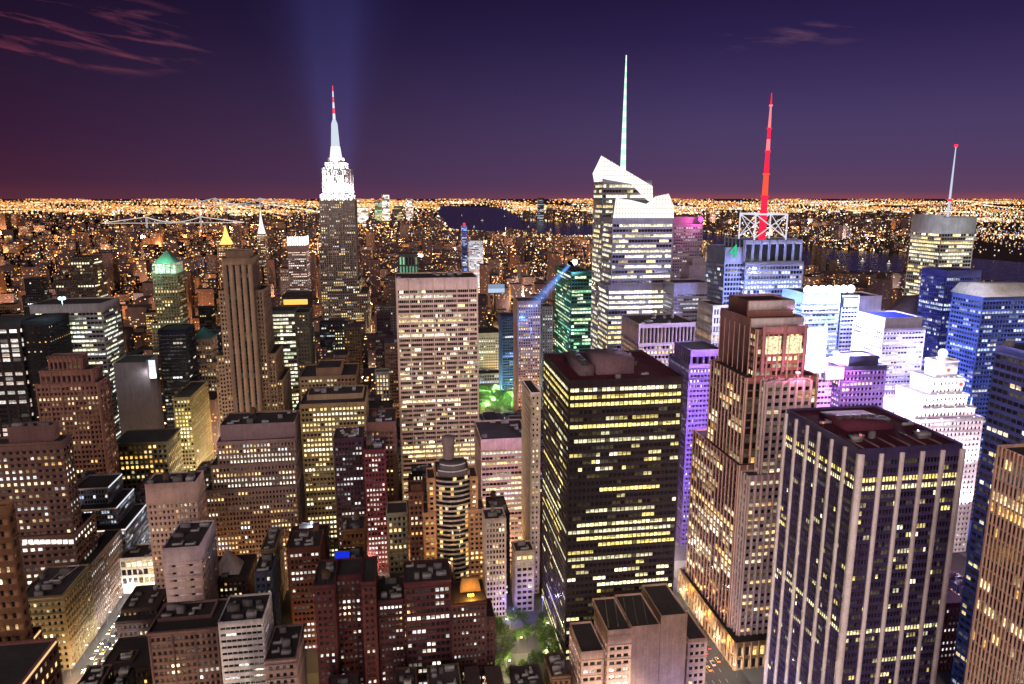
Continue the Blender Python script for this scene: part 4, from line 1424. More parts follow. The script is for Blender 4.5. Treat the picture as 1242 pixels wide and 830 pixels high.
# tower of pale ceramic rods with a slim leaning-looking mast
t = Bld('glass_tower', 'pale screened tower of bright lit floors with hollow top and one slim mast', 'skyscraper', (0.46, 0.50, 0.50), (.06, .07, .12), 'slim masted pale tower', None, 40, 370, 2)
NB = S(fh=4.2, bw=3.4, ww=.94, wh=.62, rec=.4, p=.7, rowp=.62, pal='office', top=14, br=1.15)
t.px(1144.5, 1185, 263, 730, 50, NB)
t.make(0)
e = t.tiers[0]
q = Q(); q.box(e[0] - .5, e[0] - .06, e[2], e[3], e[5] - 19, e[5] + 2); q.box(e[0], e[1], e[2] - .5, e[2] - .06, e[5] - 19, e[5] - 1)
q.build('rod_screen', M_WALL, t.root, (0.42, 0.52, 0.60))
mb, mt_ = at(1151, 250, 750), at(1163.5, 177, 750)
q = Q(); q.tube((mb[0], 750, e[5] - 2), (mb[0], 750, mt_[2]), 1.5, .5, n=6)
q.build('mast', glow('mast_light_white', (.72, .78, 1), .75), t.root)
for zz in (mt_[2], e[5] + 18):
    q = Q(); q.tube((mb[0], 750, zz - 1.4), (mb[0], 750, zz + 1.4), 1.9, 1.9, n=8)
    q.build('beacon', glow('beacon_light', (1, .03, .06), 1.6), t.root)

# the stepped skyscraper with white floodlit crown
t = Bld('skyscraper', 'stepped stone skyscraper with white floodlit crown and red tipped antenna', 'skyscraper', (0.40, 0.34, 0.36), (.08, .07, .08), 'white crowned skyscraper', None, 0, 385, 1)
EY = 1290
ES = S(fh=3.9, bw=3.6, ww=.45, wh=.6, rec=0, p=.22, pal='mix', top=2, pil=2, pw=1.2, pd=.7, br=.75)
E2 = S(fh=8, bw=3.6, ww=.42, wh=.86, rec=0, p=1.4, rowp=.9, pal='white', top=1, pil=2, pw=1.2, pd=.9, br=1.5)  # crown panes glow white to stand in for floodlit stone
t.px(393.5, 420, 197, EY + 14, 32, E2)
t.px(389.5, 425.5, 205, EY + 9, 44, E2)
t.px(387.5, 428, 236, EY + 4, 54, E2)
t.px(387, 430, 243, EY + 2, 58, ES)
t.px(386.5, 432, 300, EY - 2, 64, ES)
t.px(388, 436, 340, EY - 8, 76, S(fh=3.9, bw=3.6, ww=.5, wh=.6, rec=0, p=.4, pal='mix', top=2, br=.8))
t.px(389, 446, 356, EY - 14, 88, S(fh=3.9, bw=3.6, ww=.5, wh=.6, rec=0, p=.45, pal='mix', top=2, br=.8))
# the crown is floodlit, and its glowing white panes add to that light
crown, body = t.tiers[:2], t.tiers[2:]
t.make(0)
ecx = (t.tiers[0][0] + t.tiers[0][1]) / 2
ecy = EY + 30
ez = t.tiers[0][5]
q = Q()
q.prism([(ecx + 14 * math.cos(a), ecy + 14 * math.sin(a)) for a in np.linspace(0, 2 * math.pi, 12, endpoint=False)], ez - 1, ez + 8)
zk = xz(405, 185, ecy)[1]
q.build('mast_base', M_WALL, t.root, (0.62, 0.6, 0.62))
z1, z2, z3 = xz(405, 178, ecy)[1], xz(404, 150, ecy)[1], xz(403, 104, ecy)[1]
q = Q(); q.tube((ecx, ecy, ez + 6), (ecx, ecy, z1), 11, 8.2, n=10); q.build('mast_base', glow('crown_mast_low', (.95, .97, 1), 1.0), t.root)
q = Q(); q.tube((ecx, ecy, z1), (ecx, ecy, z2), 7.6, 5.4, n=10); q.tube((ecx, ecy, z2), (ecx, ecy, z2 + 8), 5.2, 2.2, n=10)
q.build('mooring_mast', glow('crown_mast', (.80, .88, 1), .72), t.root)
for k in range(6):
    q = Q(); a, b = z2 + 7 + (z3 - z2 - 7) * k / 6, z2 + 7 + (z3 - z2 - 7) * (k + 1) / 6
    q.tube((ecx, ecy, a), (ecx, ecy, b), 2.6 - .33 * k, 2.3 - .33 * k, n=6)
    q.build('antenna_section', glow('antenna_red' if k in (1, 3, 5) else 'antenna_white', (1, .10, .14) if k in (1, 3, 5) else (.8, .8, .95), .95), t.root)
for (lv, x0, x1, yf, z) in ((0, t.tiers[3][0], t.tiers[3][1], EY, t.tiers[3][5]), (1, t.tiers[2][0], t.tiers[2][1], EY + 3, t.tiers[2][5]), (2, t.tiers[1][0], t.tiers[1][1], EY + 9, t.tiers[1][5])):
    for k in range(5):
        x = x0 + (x1 - x0) * (k + .5) / 5
        q = Q(); q.box(x - 1, x + 1, yf - 9, yf - 7.4, z, z + 1.2, bottom=True)
        q.build('floodlight', glow('flood_white', (1, 1, 1), 4), t.root)
        point_light('floodlight_lamp', (x, yf - 9, z + 1.5), 150000, (1, .97, .95), t.root, 1.5, ((0, .30, 1), 158))
    for k in range(3):
        point_light('floodlight_lamp', (x1 + 9, yf + 8 + 16 * k, z + 1.5), 150000, (1, .97, .95), t.root, 1.5, ((-.30, 0, 1), 158))
# faint beams and a wide halo above its crown, painted as glowing volumes
for (sx_, w_, k_, tilt) in ((-1, 110, .0006, 80), (1, 110, .0007, 64), (-.2, 420, .0006, -6)):
    beam('light_beam', (ecx + sx_ * 12, ecy + 24, ez - 70), (ecx + sx_ * tilt, ecy + 60, 1150), 22, w_, (.22, .26, 1.0), k_, t.root)

H('glass_tower', 'green lit glass tower with a blue white lamp on its roof corner', 'office tower', (0.05, 0.20, 0.15),
  [(693, 719, 330, 790, 88, S(fh=4.0, bw=3.2, ww=.92, wh=.6, rec=.3, p=.5, rowp=.55, pal='green', top=4, br=1.35))], 'green glass tower', 425, 40)
H('apartment_tower', 'brown tower with blue lit upper windows across from the green tower', 'tower', (0.30, 0.20, 0.20),
  [(628, 656, 365, 800, 34, S(fh=3.3, bw=2.8, ww=.6, wh=.6, rec=.35, p=.45, pal='mix', top=4, pil=3, pw=1.0, pd=.5, br=.8))], 'blue topped brown tower', 462, 40)
H('apartment_tower', 'slim grey tower wedged between the blue topped and green towers', 'tower', (0.20, 0.19, 0.25),
  [(657.5, 671, 372, 842, 30, S(fh=3.4, bw=2.6, ww=.5, wh=.5, rec=.3, p=.2, pal='cool', top=3))], None, 440, 0)
H('glass_tower', 'deep blue glass slab with two lit floor lines', 'tower', (0.05, 0.09, 0.28),
  [(609, 627, 384, 905, 34, S(fh=3.6, bw=3, ww=.85, wh=.6, rec=.3, p=.06, rowp=.12, pal='blue', top=3))], 'deep blue slab', 458, 0)
H('office_tower', 'pale grey slab rising over the blue lit terrace by the green park', 'tower', (0.42, 0.44, 0.46),
  [(580, 607, 404, 1005, 40, S(fh=3.9, bw=3.4, ww=.5, wh=.45, rec=0, p=.10, pal='white', top=6))], 'pale grey slab', 452, 0, detail=1)
H('office_building', 'low pale terrace building washed in blue light above the green park', 'building', (0.46, 0.48, 0.52),
  [(578, 612, 453, 985, 18, S(fh=4.2, bw=3.4, ww=.6, wh=.6, rec=0, p=.4, pal='cool', top=2))], None, 475, 0, detail=1)
H('office_tower', 'broad grey tower with a magenta roof lamp beside the crystal tower', 'office tower', (0.26, 0.24, 0.28),
  [(815, 851, 263, 905, 40, S(top=60)), (817, 853, 272, 900, 50, S(fh=3.9, bw=3.2, ww=.6, wh=.4, rec=0, p=.34, rowp=.1, pal='mix', top=3, br=.5))], 'magenta lamp tower', 335, 0, detail=1)
H('stone_tower', 'pale pink stepped tower in front of the magenta lamp tower', 'tower', (0.46, 0.38, 0.46),
  [(840, 856, 313, 806, 18, S(top=40)), (836, 859, 322, 803, 24, S(top=40)), (832, 862, 340, 800, 32, S(fh=3.8, bw=3, ww=.5, wh=.5, rec=.3, p=.25, pal='cool', top=3))], None, 342, 0)
H('glass_tower', 'lavender grey glass block with fine lit floor lines beside the crystal tower', 'office tower', (0.30, 0.28, 0.42),
  [(818, 864, 343, 640, 34, S(fh=3.9, bw=3, ww=.9, wh=.4, rec=.3, p=.3, rowp=.3, pal='cool', top=10, br=.5, band=True))], 'lavender glass block', 410, 30)
H('office_tower', 'squat brown box of dark vertical slots over one lit floor', 'office tower', (0.30, 0.22, 0.27),
  [(775, 844, 392, 560, 48, S(fh=11, bw=3.1, ww=.55, wh=.92, rec=.8, p=.0, rowp=.0, pal='warm', top=3.2, base=1.6)), (774.6, 844.4, 417, 559.6, 48.6, S(fh=4, bw=3.1, ww=.6, wh=.6, rec=.5, p=.6, rowp=.6, pal='warm', top=1))], 'brown slotted box', 428, 40, clutter=4)
pt = H('office_tower', 'violet lit stone tower with dark punched windows and a bright cornice', 'office tower', (0.15, 0.10, 0.30),
       [(838, 876, 424, 482, 32, S(fh=5, bw=4, ww=.6, wh=.7, rec=.5, p=.0, top=4)), (836, 876.5, 442, 480, 40, S(fh=3.7, bw=2.75, ww=.42, wh=.48, rec=.4, p=.16, pal='white', top=3))], 'violet stone tower', 700, 80)
H('stone_tower', 'cream tower with tall paired windows behind the red brown stepped tower', 'tower', (0.50, 0.44, 0.38),
  [(865, 888, 370, 600, 34, S(fh=7.6, bw=2.6, ww=.5, wh=.66, rec=.4, p=.12, rowp=.15, pal='warm', top=2.5))], None, 440, 20)
# Times Square
H('glass_tower', 'teal blue glass tower with a blazing white light on its roof', 'office tower', (0.16, 0.22, 0.38),
  [(975, 1020, 355, 540, 34, S(fh=3.9, bw=2.8, ww=.9, wh=.5, rec=.3, p=.25, rowp=.4, pal='cool', top=9, br=.9))], 'teal blue glass tower', 430, 40)
H('hotel_tower', 'white edged blue striped hotel tower', 'tower', (0.52, 0.52, 0.70),
  [(1022, 1043, 358, 548, 30, S(fh=3.6, bw=2.6, ww=.92, wh=.5, rec=.4, p=.08, rowp=.05, pal='cool', top=2, band=True))], None, 430, 30)
H('office_tower', 'blank lilac white tower wall lit brightly from the square below', 'tower', (0.62, 0.60, 0.72),
  [(1043.5, 1070, 359, 565, 30, S(top=300))], None, 400, 0)
t = H('glass_tower', 'lilac tower with deep blue roof above white ribbon floors', 'office tower', (0.50, 0.48, 0.68),
      [(1074, 1119, 385, 490, 32, S(top=60)), (1072, 1123, 398, 487, 38, S(fh=3.8, bw=2.6, ww=.95, wh=.42, rec=.4, p=.25, rowp=.3, pal='cool', top=2, br=.8, band=True)),
       (1071, 1124, 465, 486, 40, S(fh=3.6, bw=2.2, ww=.5, wh=.5, rec=.35, p=.6, pal='pink', top=2, br=.8))], 'blue roofed lilac tower', 505, 60, roof=(0.02, 0.03, 0.5))
H('apartment_tower', 'pink pinstriped tower under a sloped ribbed roof', 'tower', (0.42, 0.36, 0.46),
  [(1097, 1149, 388, 620, 34, S(fh=3.4, bw=2.6, ww=.5, wh=.6, rec=.35, p=.5, pal='pink', top=2, pil=4, pw=1.4, pd=.7, br=.9))], 'pinstriped tower', 432, 40, make=True)
e = H.__defaults__ and at(1097, 388, 620), at(1149, 388, 620)
q = Q(); e0, e1 = e
q.frustum(e0[0], e1[0], 619, 654, e0[2] + .5, e0[0] + 22, e1[0], 636, 653, e0[2] + 19)
ro = q.build('ribbed_roof', M_WALL, bpy.data.objects[[o.name for o in COL.objects if o.get('label', '').startswith('pink pinstriped')][0]], (0.24, 0.19, 0.26))
H('glass_tower', 'rounded cobalt glass tower with a lit arch at its top', 'office tower', (0.10, 0.12, 0.42),
  [(1149, 1191, 328, 575, 32, S(fh=3.8, bw=2.2, ww=.85, wh=.6, rec=.3, p=.26, rowp=.08, pal='cool', top=6, br=.7))], 'cobalt arched tower', 450, 60)
t = H('glass_tower', 'vivid blue glass tower under a swept white canopy roof', 'office tower', (0.09, 0.14, 0.40),
      [(1193, 1262, 360, 520, 34, S(fh=3.9, bw=2.8, ww=.88, wh=.55, rec=.3, p=.24, rowp=.10, pal='cool', top=3, br=.8))], 'canopied blue tower', 420, 50)
e = t.tiers[0]
q = Q(); q.frustum(e[0] - 1, e[1], e[2] - 1, e[3] + 2, e[5] + .2, e[0] + 2, e[1], e[2] + 14, e[3] - 4, e[5] + 9)
q.build('canopy_roof', M_WALL, t.root, (0.74, 0.76, 0.8))
rb = Bld('glass_tower', 'dark navy glass block with broken rows of white lit rooms', 'office tower', (0.03, 0.06, 0.20), mark='dark navy glass block', parts=80, low=615)
c0 = atX(1208, 417, 285)
rb.w(285, 335, c0[1] - 76, c0[1], None, c0[2], S(fh=4.0, bw=3.4, ww=.85, wh=.52, rec=.3, p=.14, rowp=.05, pal='mix', top=4))
rb.make(2)
H('office_building', 'navy block with square roof plant near the blazing square', 'office building', (0.12, 0.11, 0.26),
  [(1030, 1066, 432, 436, 18, S(top=40)), (1022, 1076, 444, 430, 30, S(fh=3.7, bw=2.8, ww=.6, wh=.5, rec=.35, p=.22, pal='mix', top=3))], 'navy plant block', 492, 40)
H('office_building', 'low grey violet block with strip windows beside the pale stone wing', 'office building', (0.34, 0.30, 0.42),
  [(975, 1021, 452, 440, 24, S(fh=3.9, bw=2.6, ww=.85, wh=.45, rec=.35, p=.12, pal='mix', top=4))], None, 492, 40)
H('brick_building', 'dark red brick building with small bright windows beside the black columned slab', 'building', (0.20, 0.065, 0.06),
  [(1128, 1174, 732, 318, 20, S(fh=3.6, bw=2.4, ww=.45, wh=.45, rec=.35, p=.30, pal='white', top=3))], None, 828, 50)
t = H('drum_building', 'round roofed grey building tucked between the columned and striped towers', 'building', (0.32, 0.30, 0.40),
      [(1158, 1190, 655, 452, 24, S(fh=4, bw=3, ww=.5, wh=.4, p=.1, top=2, rec=.3))], None, 700, 10)
e = t.tiers[0]
q = Q(); cx, cy = (e[0] + e[1]) / 2, (e[2] + e[3]) / 2; r = (e[1] - e[0]) * .46
q.tube((cx, cy, e[5] - 1), (cx, cy, e[5] + 10), r, r, n=20); q.tube((cx, cy, e[5] + 10), (cx, cy, e[5] + 15), r, r * .4, n=20)
q.build('roof_drum', M_WALL, t.root, (0.36, 0.36, 0.52))
# white floodlit stepped tower with globe
t = Bld('stone_tower', 'white floodlit ziggurat tower with clock faces and a globe on top', 'tower', (0.74, 0.70, 0.74), (.3, .28, .3), 'floodlit ziggurat tower', None, 60, 610, 2)
PS = S(fh=4.0, bw=3.0, ww=.45, wh=.5, rec=.4, p=.10, pal='pink', top=2, cornice=.5)
t.px(1137, 1163, 437, 462, 12, S(top=30, cornice=.5))
t.px(1131, 1169, 458, 456, 22, PS)
t.px(1121, 1174, 478, 451, 30, PS)
t.px(1111, 1183, 495, 446, 38, PS)
t.px(1101, 1193, 508, 440, 46, PS)
t.make(0)
e = t.tiers[0]
cx, cy = (e[0] + e[1]) / 2, (e[2] + e[3]) / 2
q = Q(); n = 12
for i in range(6):
    a0, a1 = -math.pi / 2 + math.pi * i / 6, -math.pi / 2 + math.pi * (i + 1) / 6
    q.tube((cx, cy, e[5] + 4.0 + 3.4 * math.sin(a0)), (cx, cy, e[5] + 4.0 + 3.4 * math.sin(a1)), max(3.4 * math.cos(a0), .02), max(3.4 * math.cos(a1), .02), n=12, cap=False)
q.build('globe', glow('globe_light', (1, .96, .86), 1.5), t.root)
q = Q(); q.box(cx - 3, cx + 3, cy - 3, cy + 3, e[5] - 1, e[5] + 1); q.build('globe_base', M_WALL, t.root, (.7, .66, .7))
for (px_, py_, yy) in ((1150, 449, 461.6), (1165, 466, 455.6)):
    p = at(px_, py_, yy)
    q = Q(); q.tube((p[0], yy, p[2]), (p[0], yy - .4, p[2]), 3.2, 3.2, n=20); q.build('clock_face', glow('clock_light', (1, .84, .80), 1.0), t.root)
    q = Q(); q.tube((p[0], yy - .42, p[2]), (p[0], yy - .62, p[2]), 1.3, 1.3, n=12); q.build('clock_hub', glow('clock_rim', (1, .16, .14), .8), t.root)
for k in range(4):
    e, f = t.tiers[k], t.tiers[k + 1]      # the wall above stands back from this ledge
    for u in (.1, .36, .64, .9):
        x = e[0] + (e[1] - e[0]) * u
        q = Q(); q.box(x - .4, x + .4, f[2] + .6, f[2] + 1.2, f[5] - 1, f[5] + .2, bottom=True); q.build('floodlight', glow('flood_white', (1, 1, 1), 4), t.root)
        point_light('floodlight_lamp', (x, f[2] + .4, f[5] + .6), 7000 + 1800 * k, (1, .90, .96), t.root, .6, ((0, .35, 1), 150))
    for u in (.3, .8):
        y = e[2] + (e[3] - e[2]) * u
        point_light('floodlight_lamp', (f[0] + .4, y, f[5] + .6), 8000 + 1800 * k, (1, .90, .96), t.root, .6, ((.35, 0, 1), 150))
e = t.tiers[4]
for zz in (e[5] - 34, e[5] - 66):
    for u in (.12, .5, .88):
        point_light('floodlight_lamp', (e[0] + (e[1] - e[0]) * u, e[2] - 7, zz), 26000, (1, .86, .96), t.root, 1.2, ((0, .5, 1), 140))
    for yy in (e[2] + 8, e[3] - 8):
        point_light('floodlight_lamp', (e[0] - 7, yy, zz), 26000, (1, .86, .96), t.root, 1.2, ((.5, 0, 1), 140))

# --- farther landmarks
def spire_tower(name, label, px0, px1, ybody, yapex, Y, color, lit_c, k, mark):
    t = Bld(name, label, 'tower', color, mark=mark, low=ybody + 14, detail=1)
    t.px(px0, px1, ybody, Y, 34, S(fh=4, bw=3.6, ww=.5, wh=.5, rec=0, p=.35, pal='warm', top=2))
    t.make()
    e = t.tiers[0]
    cx, cy = (e[0] + e[1]) / 2, (e[2] + e[3]) / 2
    za = xz(px0, yapex, Y)[1]
    q = Q(); h = za - e[5]; w2 = (e[1] - e[0]) / 2
    q.frustum(cx - w2 * .85, cx + w2 * .85, cy - w2 * .85, cy + w2 * .85, e[5], cx - w2 * .45, cx + w2 * .45, cy - w2 * .45, cy + w2 * .45, e[5] + h * .35)
    q.frustum(cx - w2 * .42, cx + w2 * .42, cy - w2 * .42, cy + w2 * .42, e[5] + h * .35, cx - .4, cx + .4, cy - .4, cy + .4, za)
    q.build('spire', glow(label[:12] + '_light', lit_c, k), t.root)


spire_tower('stone_tower', 'distant tower with golden orange glowing pyramid spire', 264, 281, 297, 274, 1750, (.4, .26, .18), (1, .62, .16), 1.4, 'golden spire tower')
spire_tower('stone_tower', 'distant slender tower with white pink glowing pointed spire', 311, 321, 284, 256, 2050, (.4, .3, .3), (1, .86, .78), 1.2, 'white spired tower')
H('apartment_tower', 'thin cobalt lit tower with a red beacon on its top', 'tower', (0.08, 0.12, 0.5), [(560, 566.5, 274, 1900, 24, S(fh=4, bw=3, ww=.8, wh=.6, rec=0, p=.4, pal='blue', top=1))], 'thin cobalt tower', 305, detail=1)
p = at(563, 272, 1905)
b_ = thing('roof_beacon', 'red aircraft lamp on top of the thin cobalt tower', 'beacon', (p[0], p[1], p[2] - 4))
q = Q(); q.tube((p[0], p[1], p[2] - 4.6), (p[0], p[1], p[2] + 3), 3, 3, n=8); q.build('lamp', glow('beacon_light', (1, .03, .06), 1.6), b_)
H('glass_tower', 'pale blue lit glass block beside the thin cobalt tower', 'tower', (0.30, 0.38, 0.6), [(569, 586, 292, 1700, 34, S(fh=4, bw=3, ww=.8, wh=.6, rec=0, p=.6, pal='cool', top=3, br=.8))], None, 320, detail=1)
H('office_building', 'grey building with teal lit vertical bays behind the pale concrete slab', 'building', (0.24, 0.25, 0.27), [(483, 507, 308, 1250, 34, S(fh=16, bw=5, ww=.5, wh=.8, rec=0, p=.4, pal='green', top=4, br=.35))], None, 328, detail=1)
for (lab, xl, xr, yt, Y, c, pal, br, p_) in (
        ('bright white lit tower among the far downtown towers', 463, 472, 236, 5600, (.6, .6, .6), 'white', 1.5, .9),
        ('short white lit slab among the far downtown towers', 430, 446, 252, 5500, (.6, .6, .6), 'white', 1.3, .85),
        ('cream lit tower just past the bright white downtown tower', 492, 501, 241, 5700, (.6, .55, .5), 'pink', 1.2, .9),
        ('green grey far downtown tower beside the bright white one', 454, 463, 244, 5650, (.3, .36, .34), 'green', .5, .6),
        ('dim brown far downtown tower past the cream lit one', 478, 489, 250, 5750, (.3, .26, .25), 'warm', .7, .5),
        ('dark slender tower standing alone on the far river shore', 653, 660, 240, 7600, (.06, .06, .08), 'cool', .4, .25)):
    H('skyscraper', lab, 'skyscraper', c, [(xl, xr, yt, Y, 60, S(fh=10, bw=9, ww=.85, wh=.7, rec=0, p=p_, rowp=.3, pal=pal, top=4, br=br))], None, 268, detail=1)


def bridge(label, pa, pb, ztop, zdeck, Y, ext, c, k, thick):
    t = thing('suspension_bridge', label, 'bridge', ((pa + pb) / 2, Y, 0))
    for x in (pa, pb):
        q = Q()
        for s in (-1, 1):
            q.tube((x, Y + s * 12, 0), (x, Y + s * 12, ztop), thick * .9, n=4)
        q.tube((x, Y - 12, ztop), (x, Y + 12, ztop), thick, n=4)
        q.tube((x, Y - 12, zdeck + 8), (x, Y + 12, zdeck + 8), thick, n=4)
        q.build('bridge_tower', glow('bridge_tower_light', (.8, .66, .7), .45), t)
    q = Q(); q.box(pa - ext, pb + ext, Y - 12, Y + 12, zdeck - thick * .6, zdeck, bottom=True)
    q.build('deck', glow('deck_light_' + label[:6], c, k), t)
    for s in (-12, 12):
        q = Q(); P = []
        for i in range(25):
            u = i / 24
            P.append((pa + (pb - pa) * u, Y + s, zdeck + 6 + (ztop - zdeck - 6) * (2 * u - 1) ** 2))
        P = [(pa - ext, Y + s, zdeck)] + P + [(pb + ext, Y + s, zdeck)]
        for a, b in zip(P, P[1:]):
            q.tube(a, b, thick * .55, n=4, cap=False)
        q.build('main_cable', glow('cable_light_' + label[:6], c, k * .8), t)


bridge('pale lit suspension bridge far off on the horizon', at(261, 240, 15000)[0], at(315, 240, 15000)[0], 235, 120, 15000, 520, (.80, .74, .80), .62, 13)
bridge('white lit suspension bridge among the orange lights across the east river', at(177, 262, 6150)[0], at(243, 262, 6150)[0], 104, 58, 6150, 330, (1, .86, .78), .9, 4.5)
MARKS.append(('white lit suspension bridge', 200, 268))

# ------------------------------------------------------------------ billboards and roof lamps of the bright square
def billboard(label, px0, px1, py0, py1, Y, c, k, light=0, lc=None):
    a, b = at(px0, py0, Y), at(px1, py1, Y)
    t = thing('billboard', label, 'billboard', ((a[0] + b[0]) / 2, Y, b[2]))
    q = Q(); q.box(a[0] - .4, b[0] + .4, Y + .1, Y + 1.0, b[2] - .4, a[2] + .4, bottom=True); q.build('frame', M_METAL, t, (.1, .1, .11))
    hgt, n_ = a[2] - b[2], max(1, int(round((a[2] - b[2]) / 6)))
    for i in range(n_):
        z0, z1 = b[2] + hgt * i / n_ + .12, b[2] + hgt * (i + 1) / n_ - .12
        cc = tuple(np.clip(np.array(c) * ([(1, 1, 1), (1, .80, .95), (.80, .86, 1)][i % 3]), 0, 1)) if k > 1.5 else c
        q = Q(); q.add([[(a[0], Y, z0), (b[0], Y, z0), (b[0], Y, z1), (a[0], Y, z1)]]); q.build('screen', glow('screen_%s_%d' % (label[:10], i % 3), cc, k if i % 3 == 0 else k * .5), t)
    for s in (.15, .85):
        q = Q(); x = a[0] + (b[0] - a[0]) * s
        q.tube((x, Y + 1.3, b[2] - 6), (x, Y + 1.3, a[2]), .3, n=4); q.build('post', M_METAL, t, (.08, .08, .08))
    if light:
        point_light('screen_spill', ((a[0] + b[0]) / 2, Y - 9, (a[2] + b[2]) / 2), light, lc or c, t, 4)


billboard('tall white pink screen at the bright square, by the teal blue glass tower', 976, 1000, 398, 440, 470, (1, .86, 1), 5, 520000, (.95, .62, 1))
billboard('wide white screen at roof level beside the pale stone wing', 962, 1003, 435, 449, 420, (.95, .92, 1), 5, 320000, (.86, .66, 1))
billboard('slanting looking white screen lighting the lilac tower wall', 1036, 1046, 404, 425, 470, (.9, .9, 1), 5, 700000, (.66, .64, 1))
billboard('bright white screen between the blank grey slab and the navy block', 178, 190, 437, 459, 668, (.92, 1, .95), 2.2, 5000)
billboard('orange white sign glowing behind the red mast tower', 856, 872, 306, 317, 1000, (1, .62, .34), 1.2)
billboard('cobalt blue screen on a low roof before the orange lit building', 406, 424, 670, 679, 400, (.01, .03, .8), .8)
billboard('cool white framed sign on roofs near the deep blue slab', 592, 612, 345, 355, 1150, (.55, .7, 1), .8)


def roof_lamp(label, px, py, Y, c, k, light, lc, n=1, r=1.2):
    p = at(px, py, Y)
    t = thing('roof_floodlight', label, 'floodlight', (p[0], p[1], p[2] - 4))
    q = Q(); q.tube((p[0], p[1], p[2] - 5), (p[0], p[1], p[2] - r), .4, n=6); q.build('mast', M_METAL, t, (.2, .2, .2))
    q = Q()
    for i in range(n):
        xx = p[0] + (i - (n - 1) / 2) * 2.05 * r
        q.tube((xx, p[1] - .6, p[2]), (xx, p[1] + .6, p[2]), r, r, n=12)
    q.build('lamp_head', glow('head_' + label[:10], c, k), t)
    if light:
        point_light('lamp', (p[0], p[1] - 4, p[2] + 1), light, lc, t, 1.5)


roof_lamp('blazing white floodlight bank on the teal blue glass tower', 1006, 351, 538, (1, 1, 1), 10, 420000, (.85, .88, 1), 7, 3.1)
roof_lamp('blue white searchlight on the roof of the green glass tower', 697, 318, 792, (.75, .85, 1), 4, 50000, (.5, .65, 1), 1, 3.2)
roof_lamp('magenta lamp on the roof edge of the broad grey tower', 850, 266, 899, (1, .10, .55), 2.2, 40000, (1, .1, .5), 1, 3.4)
roof_lamp('red roof lamp on the navy plant block', 1034, 446, 431, (1, .05, .1), 1.5, 0, None, 1, .7)
roof_lamp('orange lamps of the rooftop terrace above the plum brick loft', 571, 722, 350, (1, .55, .06), 3, 9000, (1, .5, .06), 3, .6)
roof_lamp('cyan white lamp on the open roof of the white glass tower', 75, 362, 622, (.7, 1, .98), 2, 26000, (.4, .9, .95), 2, 1.4)
roof_lamp('white work lamp on the dark building roof with a stair house', 378, 634, 436, (.8, 1, 1), 2.2, 9000, (.7, .95, 1), 1, .8)
# searchlight beam crossing from the green tower
bo = beam('searchlight_beam', at(692, 320, 795), at(626, 394, 784), 2.5, 15, (.14, .34, 1.0), .24)
tag(bo, 'blue searchlight beam slanting down from the green glass tower roof', 'light beam')
# terrace with orange glow on the plum loft
t = thing('roof_terrace', 'orange lit rooftop shed with pitched cover on the plum brick loft', 'terrace', (at(571, 725, 351)[0], 356, 60))
p = at(557, 728, 352); p2 = at(586, 728, 352)
q = Q(); q.frustum(p[0], p2[0], 354, 362, p[2] - 2, p[0] + 2, p2[0] - 2, 357, 360, p[2] + 9); q.build('shed', M_WALL, t, (0.5, 0.28, 0.1))

# spill light that washes walls in colour: street lamps, plus added lamps on masts
def wash(label, x, y, z, e, c, r=3):
    t = thing('street_floodlight', label, 'floodlight', (x, y, 0))
    q = Q(); q.tube((x, y, 0), (x, y, z - .5), .35, .2, n=6); q.build('pole', M_METAL, t, (.1, .1, .1))
    q = Q(); q.box(x - .6, x + .6, y - .4, y + .4, z - .5, z + .4, bottom=True); q.build('lamp_head', glow('wash_head_' + label[:14], c, 3), t)
    point_light('lamp', (x, y - 1.5, z + 1.2), e, c, t, r)


wash('violet stage floodlight on a mast below the violet stone tower', 197, 455, 58, 30000, (.34, .18, 1))  # lamp and mast added to cast the violet tone
wash('second violet floodlight on a taller mast before the violet stone tower', 212, 455, 100, 30000, (.34, .18, 1))
wash('blue floodlight on a mast between the lilac and cobalt towers', 372, 470, 96, 300000, (.25, .32, 1))  # lamps and masts from here added for blue tones on the right towers
wash('blue floodlight on a mast before the cobalt arched tower', 400, 500, 120, 300000, (.22, .26, 1))
wash('deep blue floodlight on a mast before the canopied blue tower', 425, 470, 110, 240000, (.15, .22, 1))
wash('pale violet floodlight on a mast behind the navy plant block', 310, 480, 120, 240000, (.6, .5, 1))
wash('blue floodlight on a mast before the red mast tower', 300, 560, 160, 260000, (.4, .5, 1))
wash('blue floodlight on a mast before the blue topped brown tower', 138, 770, 118, 70000, (.1, .3, 1))
wash('orange floodlight on a mast at the foot of the blue topped brown tower', 142, 775, 30, 45000, (1, .42, .08))
wash('blue violet lamp on a mast in the plaza by the dark bronze slab', 62, 401, 9, 9000, (.25, .22, 1), 1)
wash('second blue violet lamp on a mast close to the dark bronze slab', 80, 400, 16, 8000, (.3, .25, 1), 1)
wash('green floodlight on a mast beside the green pyramid tower', PYR[0], PYR[1] - 16, PYR[2] + 10, 40000, (.3, 1, .7), 1)
wash('orange street floodlight before the avenue podium of arched bays', 174, 345, 13, 2600, (1, .45, .10), 1)
wash('second orange street floodlight along the avenue podium', 174, 372, 13, 2600, (1, .45, .10), 1)
wash('third orange street floodlight along the avenue podium', 174, 400, 13, 2600, (1, .45, .10), 1)

